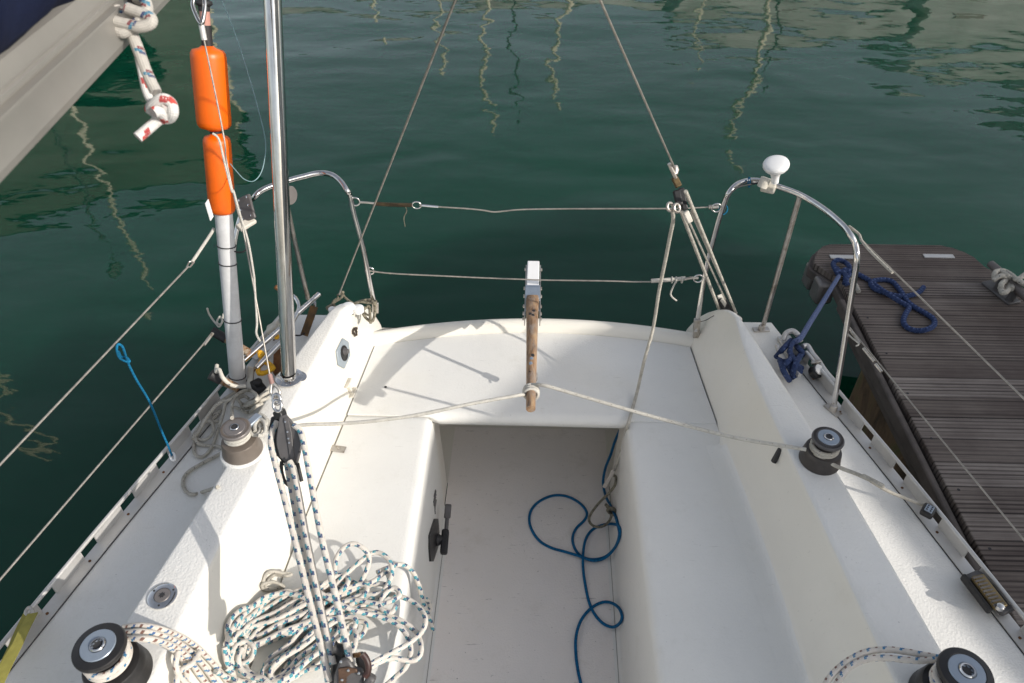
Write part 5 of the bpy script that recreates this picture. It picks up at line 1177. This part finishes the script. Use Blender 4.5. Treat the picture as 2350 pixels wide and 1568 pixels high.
MB().tube([a, a.lerp(ex_, .15), a.lerp(ex_, .5), a.lerp(ex_, .85), ex_], lambda t: .019-.004*abs(2*t-1), 16).build('horn', speckled((.16, .14, .13), .15, 30, .6, .2, name='galvanised'), pcl, angle=60)
c_ = (PZ(*d5(1630, 505), ZP+.006)+PZ(*d5(1850, 680), ZP+.006))/2; dd = (PZ(*d5(1850, 680), ZP)-PZ(*d5(1630, 505), ZP))
MB().bar(c_-dd*.55, c_+dd*.5, .06, .012).build('base', M['grey_plastic'], pcl, bevel=.005)
for t in (.35, .65): MB().tube([a.lerp(ex_, t), a.lerp(ex_, t)-Vector((0, 0, .07))], .016, 14).build('post', M['grey_plastic'], pcl, angle=60)
pr = empty('pontoon_rope', PZ(*d5(1800, 480), ZP+.08), 'pale three strand rope figure eighted round the pontoon cleat', 'rope')
for pts in ([(1680, 480), (1690, 420), (1760, 410), (1830, 450), (1870, 480), (1950, 430), (2050, 380)], [(1740, 570), (1740, 520), (1790, 480), (1850, 470), (1900, 500), (1990, 560), (2060, 600)], [(1670, 490), (1740, 450), (1800, 500), (1790, 570), (1750, 590), (1730, 550)], [(1710, 410), (1780, 440), (1830, 500), (1820, 560)]):
    rope('turn', [PZ(*d5(x, y), ZP+.085+.02*math.sin(i*2)) for i, (x, y) in enumerate(pts)], .010, M['rope_old'], pr, 7, 12)
# blue rope end lying on the boards
bp = empty('rope_end', PZ(*d5(900, 650), ZP), 'blue rope end lying in a loop on the pontoon boards', 'rope')
rope('loop', [PZ(*d5(x, y), ZP+.011+(.012 if i in (4, 5, 12) else 0)) for i, (x, y) in enumerate([(470, 400), (560, 440), (650, 490), (720, 545), (800, 600), (880, 650), (945, 690), (975, 715), (945, 770), (930, 830), (965, 880), (1040, 903), (1120, 895), (1180, 860), (1180, 810), (1120, 765), (1040, 720), (970, 670), (930, 610), (880, 540), (830, 495), (760, 482), (690, 490), (660, 510), (690, 555), (780, 590), (870, 615), (950, 618), (1020, 603), (1065, 580), (1095, 545)])], .0105, M['rope_moor'], bp, 6, 12)
for pts in ([(400, 450), (370, 400), (350, 350), (385, 320), (440, 335), (480, 370), (470, 410), (410, 420), (380, 390)], [(400, 440), (450, 400), (480, 440), (450, 480), (470, 530)], [(430, 420), (460, 470), (440, 520)]):
    rope('knot', [PZ(*d5(x, y), ZP+.02+.012*(i % 2)) for i, (x, y) in enumerate(pts)], .0105, M['rope_moor'], bp, 7, 12)
rope('worn_tail', [PZ(*d5(x, y), ZP+.012) for x, y in ((430, 440), (470, 470), (530, 520), (560, 580))], .009, M['rope_old'], bp, 6, 12)

# ------------------------------------------------------------------ unseen objects invented beyond the frame, for their shade and reflections
cr_ = empty('shade_boat', (5.4, -2, -.7), 'unseen boat shaped screen added beyond the pontoon to shade the starboard side', 'shade caster')  # added out of frame to block the sun
rows = []
for i in range(15):
    y = -9+i*.72; t = i/14; wd = 1.25*math.sin(math.pi*min(.62+.38*t, 1) if False else math.pi*(.5+.0*t))*(1 if t > .35 else .35+.65*(t/.35)**.6); cx = 6.25
    rows.append([Vector((cx+sx*wd*(1 if zz > -.3 else .82), y, zz)) for sx, zz in ((-1, .75), (-1, -.2), (-.92, -.8), (.92, -.8), (1, -.2), (1, .75), (.9, .8), (-.9, .8), (-1, .75))])
MB().grid(rows).build('hull', M['hullm'], cr_)
top = [(1.3, .75), (1.3, 1.95), (.2, 2.5), (-.6, 2.68), (-.86, 2.76), (-.97, 2.81), (-1.21, 2.88), (-1.44, 2.95), (-1.9, 2.985), (-5.5, 2.9), (-5.5, .75)]
R_ = Matrix(((0, 0, 1), (1, 0, 0), (0, 1, 0)))
# unseen screen shaped to cast the starboard shade; its slit leaves the lit strip
hole_up = [(-.98, 2.45), (-1.2, 2.50), (-1.46, 2.51), (-1.62, 2.45), (-1.8, 2.38)]
hole_dn = [(-.98, 2.44), (-1.09, 2.42), (-1.25, 2.385), (-1.36, 2.362), (-1.45, 2.347), (-1.62, 2.30), (-1.8, 2.2)]
MB().prism([(1.3, .75), (1.3, 1.95), (.2, 2.5), (-.6, 2.68), (-.86, 2.76), (-.97, 2.81), (-.975, .75)], .02, (5, 0, 0), R_).build('shade_screen', M['beige'], cr_)
MB().prism([(-.975, 2.81), (-1.21, 2.88), (-1.44, 2.95), (-1.6, 2.985), (-1.805, 2.99)]+[(a, b) for a, b in reversed(hole_up)]+[(-.975, 2.44)], .02, (5, 0, 0), R_).build('shade_screen', M['beige'], cr_)
MB().prism([(-.975, .75), (-.975, 2.43)]+hole_dn[1:]+[(-1.8, .75)], .02, (5, 0, 0), R_).build('shade_screen', M['beige'], cr_)
MB().prism([(-1.805, .75), (-1.805, 2.99), (-5.5, 2.99), (-5.5, .75)], .02, (5, 0, 0), R_).build('shade_screen', M['beige'], cr_)
tree_pos = None
def hdir(u, v): r = ray(u, v); return Vector((r.x, r.y, 0)), -r.z
def mast_at(u, v, D, m, r=.06, xt=0, nm='mast'):
    h, dn = hdir(u, v); tn = dn/h.length; p = h.normalized()*D; Ht = D*tn-2.3
    return p, Ht
for n_, (u, v, D, m, r, col, lab) in enumerate([
    (870, 65, 20, 'mastm', .05, 'white', 'short pale masted yacht moored across the water, far left of the backstays'),
    (1022, 190, 22, 'mastm', .06, 'white', 'pale masted yacht whose reflection wriggles just left of the port backstay'),
    (1118, 300, 22, 'mastm', .075, 'white', 'tall pale masted yacht reflected between the two backstays, leftmost of three'),
    (1175, 270, 23, 'mastd', .055, 'navy', 'dark masted yacht reflected in the middle of the two backstays'),
    (1277, 255, 23, 'mastm', .085, 'white', 'bright masted yacht reflected just left of the starboard backstay'),
    (1590, 130, 24, 'mastm', .05, 'white', 'thin masted yacht reflected right of the starboard backstay'),
    (1697, 330, 20, 'mastm', .10, 'navy', 'yacht with the thickest mast, reflected above the white antenna'),
    (1752, 210, 21, 'mastd', .05, 'navy', 'dark masted yacht beside the one with the thickest mast'),
    (572, 400, 17, 'mastm', .10, 'white', 'yacht whose mast reflection passes between orange floats and steel post'),
    (335, 665, 10.8, 'mastm', .045, 'white', 'yacht whose mast reflection slants below the boom'),
    (252, 600, 11, 'mastd', .04, 'navy', 'dark masted yacht reflected left of the slanting pale mast'),
    (122, 1060, 11, 'mastm', .05, 'white', 'yacht whose masthead is reflected beside the port guard wires')]):
    p, Ht = mast_at(u, v, D, m); yt = empty('reflected_yacht', (p.x, p.y, -.7), lab, 'yacht', 'unseen yachts added for their mast reflections')  # hulls invented; unseen masts placed for their reflections
    MB().tube([(p.x, p.y, .3), (p.x, p.y, Ht-.7)], r*.75, 10).build('mast', M[m], yt)
    ra = Vector((p.x, p.y, 0)).normalized(); sa = Vector((-ra.y, ra.x, 0)); rows = []
    for i in range(9):
        t = i/8; wd = 1.1*(math.sin(math.pi*(.08+.62*t)))**.7 if t < 1 else .8
        c = Vector((p.x, p.y, 0))+ra*(-1.5+7*(1-t)); wd = 1.05*(1-(1-t)**2.2)
        rows.append([c-sa*wd+Vector((0, 0, .3)), c-sa*wd*.8+Vector((0, 0, -.8)), c+sa*wd*.8+Vector((0, 0, -.8)), c+sa*wd+Vector((0, 0, .3)), c+Vector((0, 0, .36)), c-sa*wd+Vector((0, 0, .3))])
    MB().grid(rows).build('hull', M['hullm'] if col == 'white' else M['navy'], yt)
def house(name, x0, x1, y, dpt, hgt, m, lab, rot=0, roof=1.2):
    hb = empty(name, ((x0+x1)/2, y+dpt/2, -.7), lab, 'building'); c = Vector(((x0+x1)/2, y+dpt/2, 0)); Rr_ = Matrix.Rotation(rot, 3, 'Z')
    w_ = (x1-x0)/2
    MB().box(c+Vector((0, 0, hgt/2-.7)), (w_*2, dpt, hgt), Rr_).build('wall', M[m], hb)
    v = [Rr_ @ Vector(q)+c+Vector((0, 0, hgt-.7)) for q in ((-w_-.2, -dpt/2-.2, 0), (w_+.2, -dpt/2-.2, 0), (w_+.2, dpt/2+.2, 0), (-w_-.2, dpt/2+.2, 0), (-w_*.8, 0, roof), (w_*.8, 0, roof))]
    MB().add(v, [(0, 1, 5, 4), (2, 3, 4, 5), (1, 2, 5), (3, 0, 4), (3, 2, 1, 0)]).build('roof', M[m], hb)
    for k in range(int(w_*2/2.6)):
        for z in [1.6+2.8*j for j in range(int(hgt/2.9))]:
            q = c+Rr_ @ Vector((-w_+1.4+2.6*k, -dpt/2-.02, z-.7)); MB().box(q, (1.0, .06, 1.3), Rr_).build('window', M['drumgrey'], hb)
house('reflected_building', -9, 4.5, 27, 6, 5.2, 'beige', 'long low cream building added out of frame, reflected along the top edge', roof=.8)  # unseen buildings added for the pale reflections along the top
house('reflected_building', 5, 13, 27, 6, 6.6, 'beige', 'middle height cream building added out of frame', roof=1.0)
house('reflected_building', 13.5, 19, 27, 7, 8.0, 'beige', 'tall cream building added out of frame, left of the tallest', roof=1)
house('reflected_building', 19.5, 34, 27, 8, 10.0, 'beige', 'tallest cream building added out of frame, reflected at upper right', roof=1)
house('reflected_shed', -15, -6.6, 11.3, 6, 5.0, 'brownwall', 'olive brown shed added out of frame, reflected below the boom', rot=.45, roof=.3)  # unseen shed added for the olive reflection
# ------------------------------------------------------------------ water
mb = MB(); S = 400
mb.add([(-S, -S, 0), (S, -S, 0), (S, S, 0), (-S, S, 0)], [(0, 1, 2, 3)])
wo = mb.build('water', M['water']); wo.location = (0, 0, -.7); tag(wo, kind='structure')
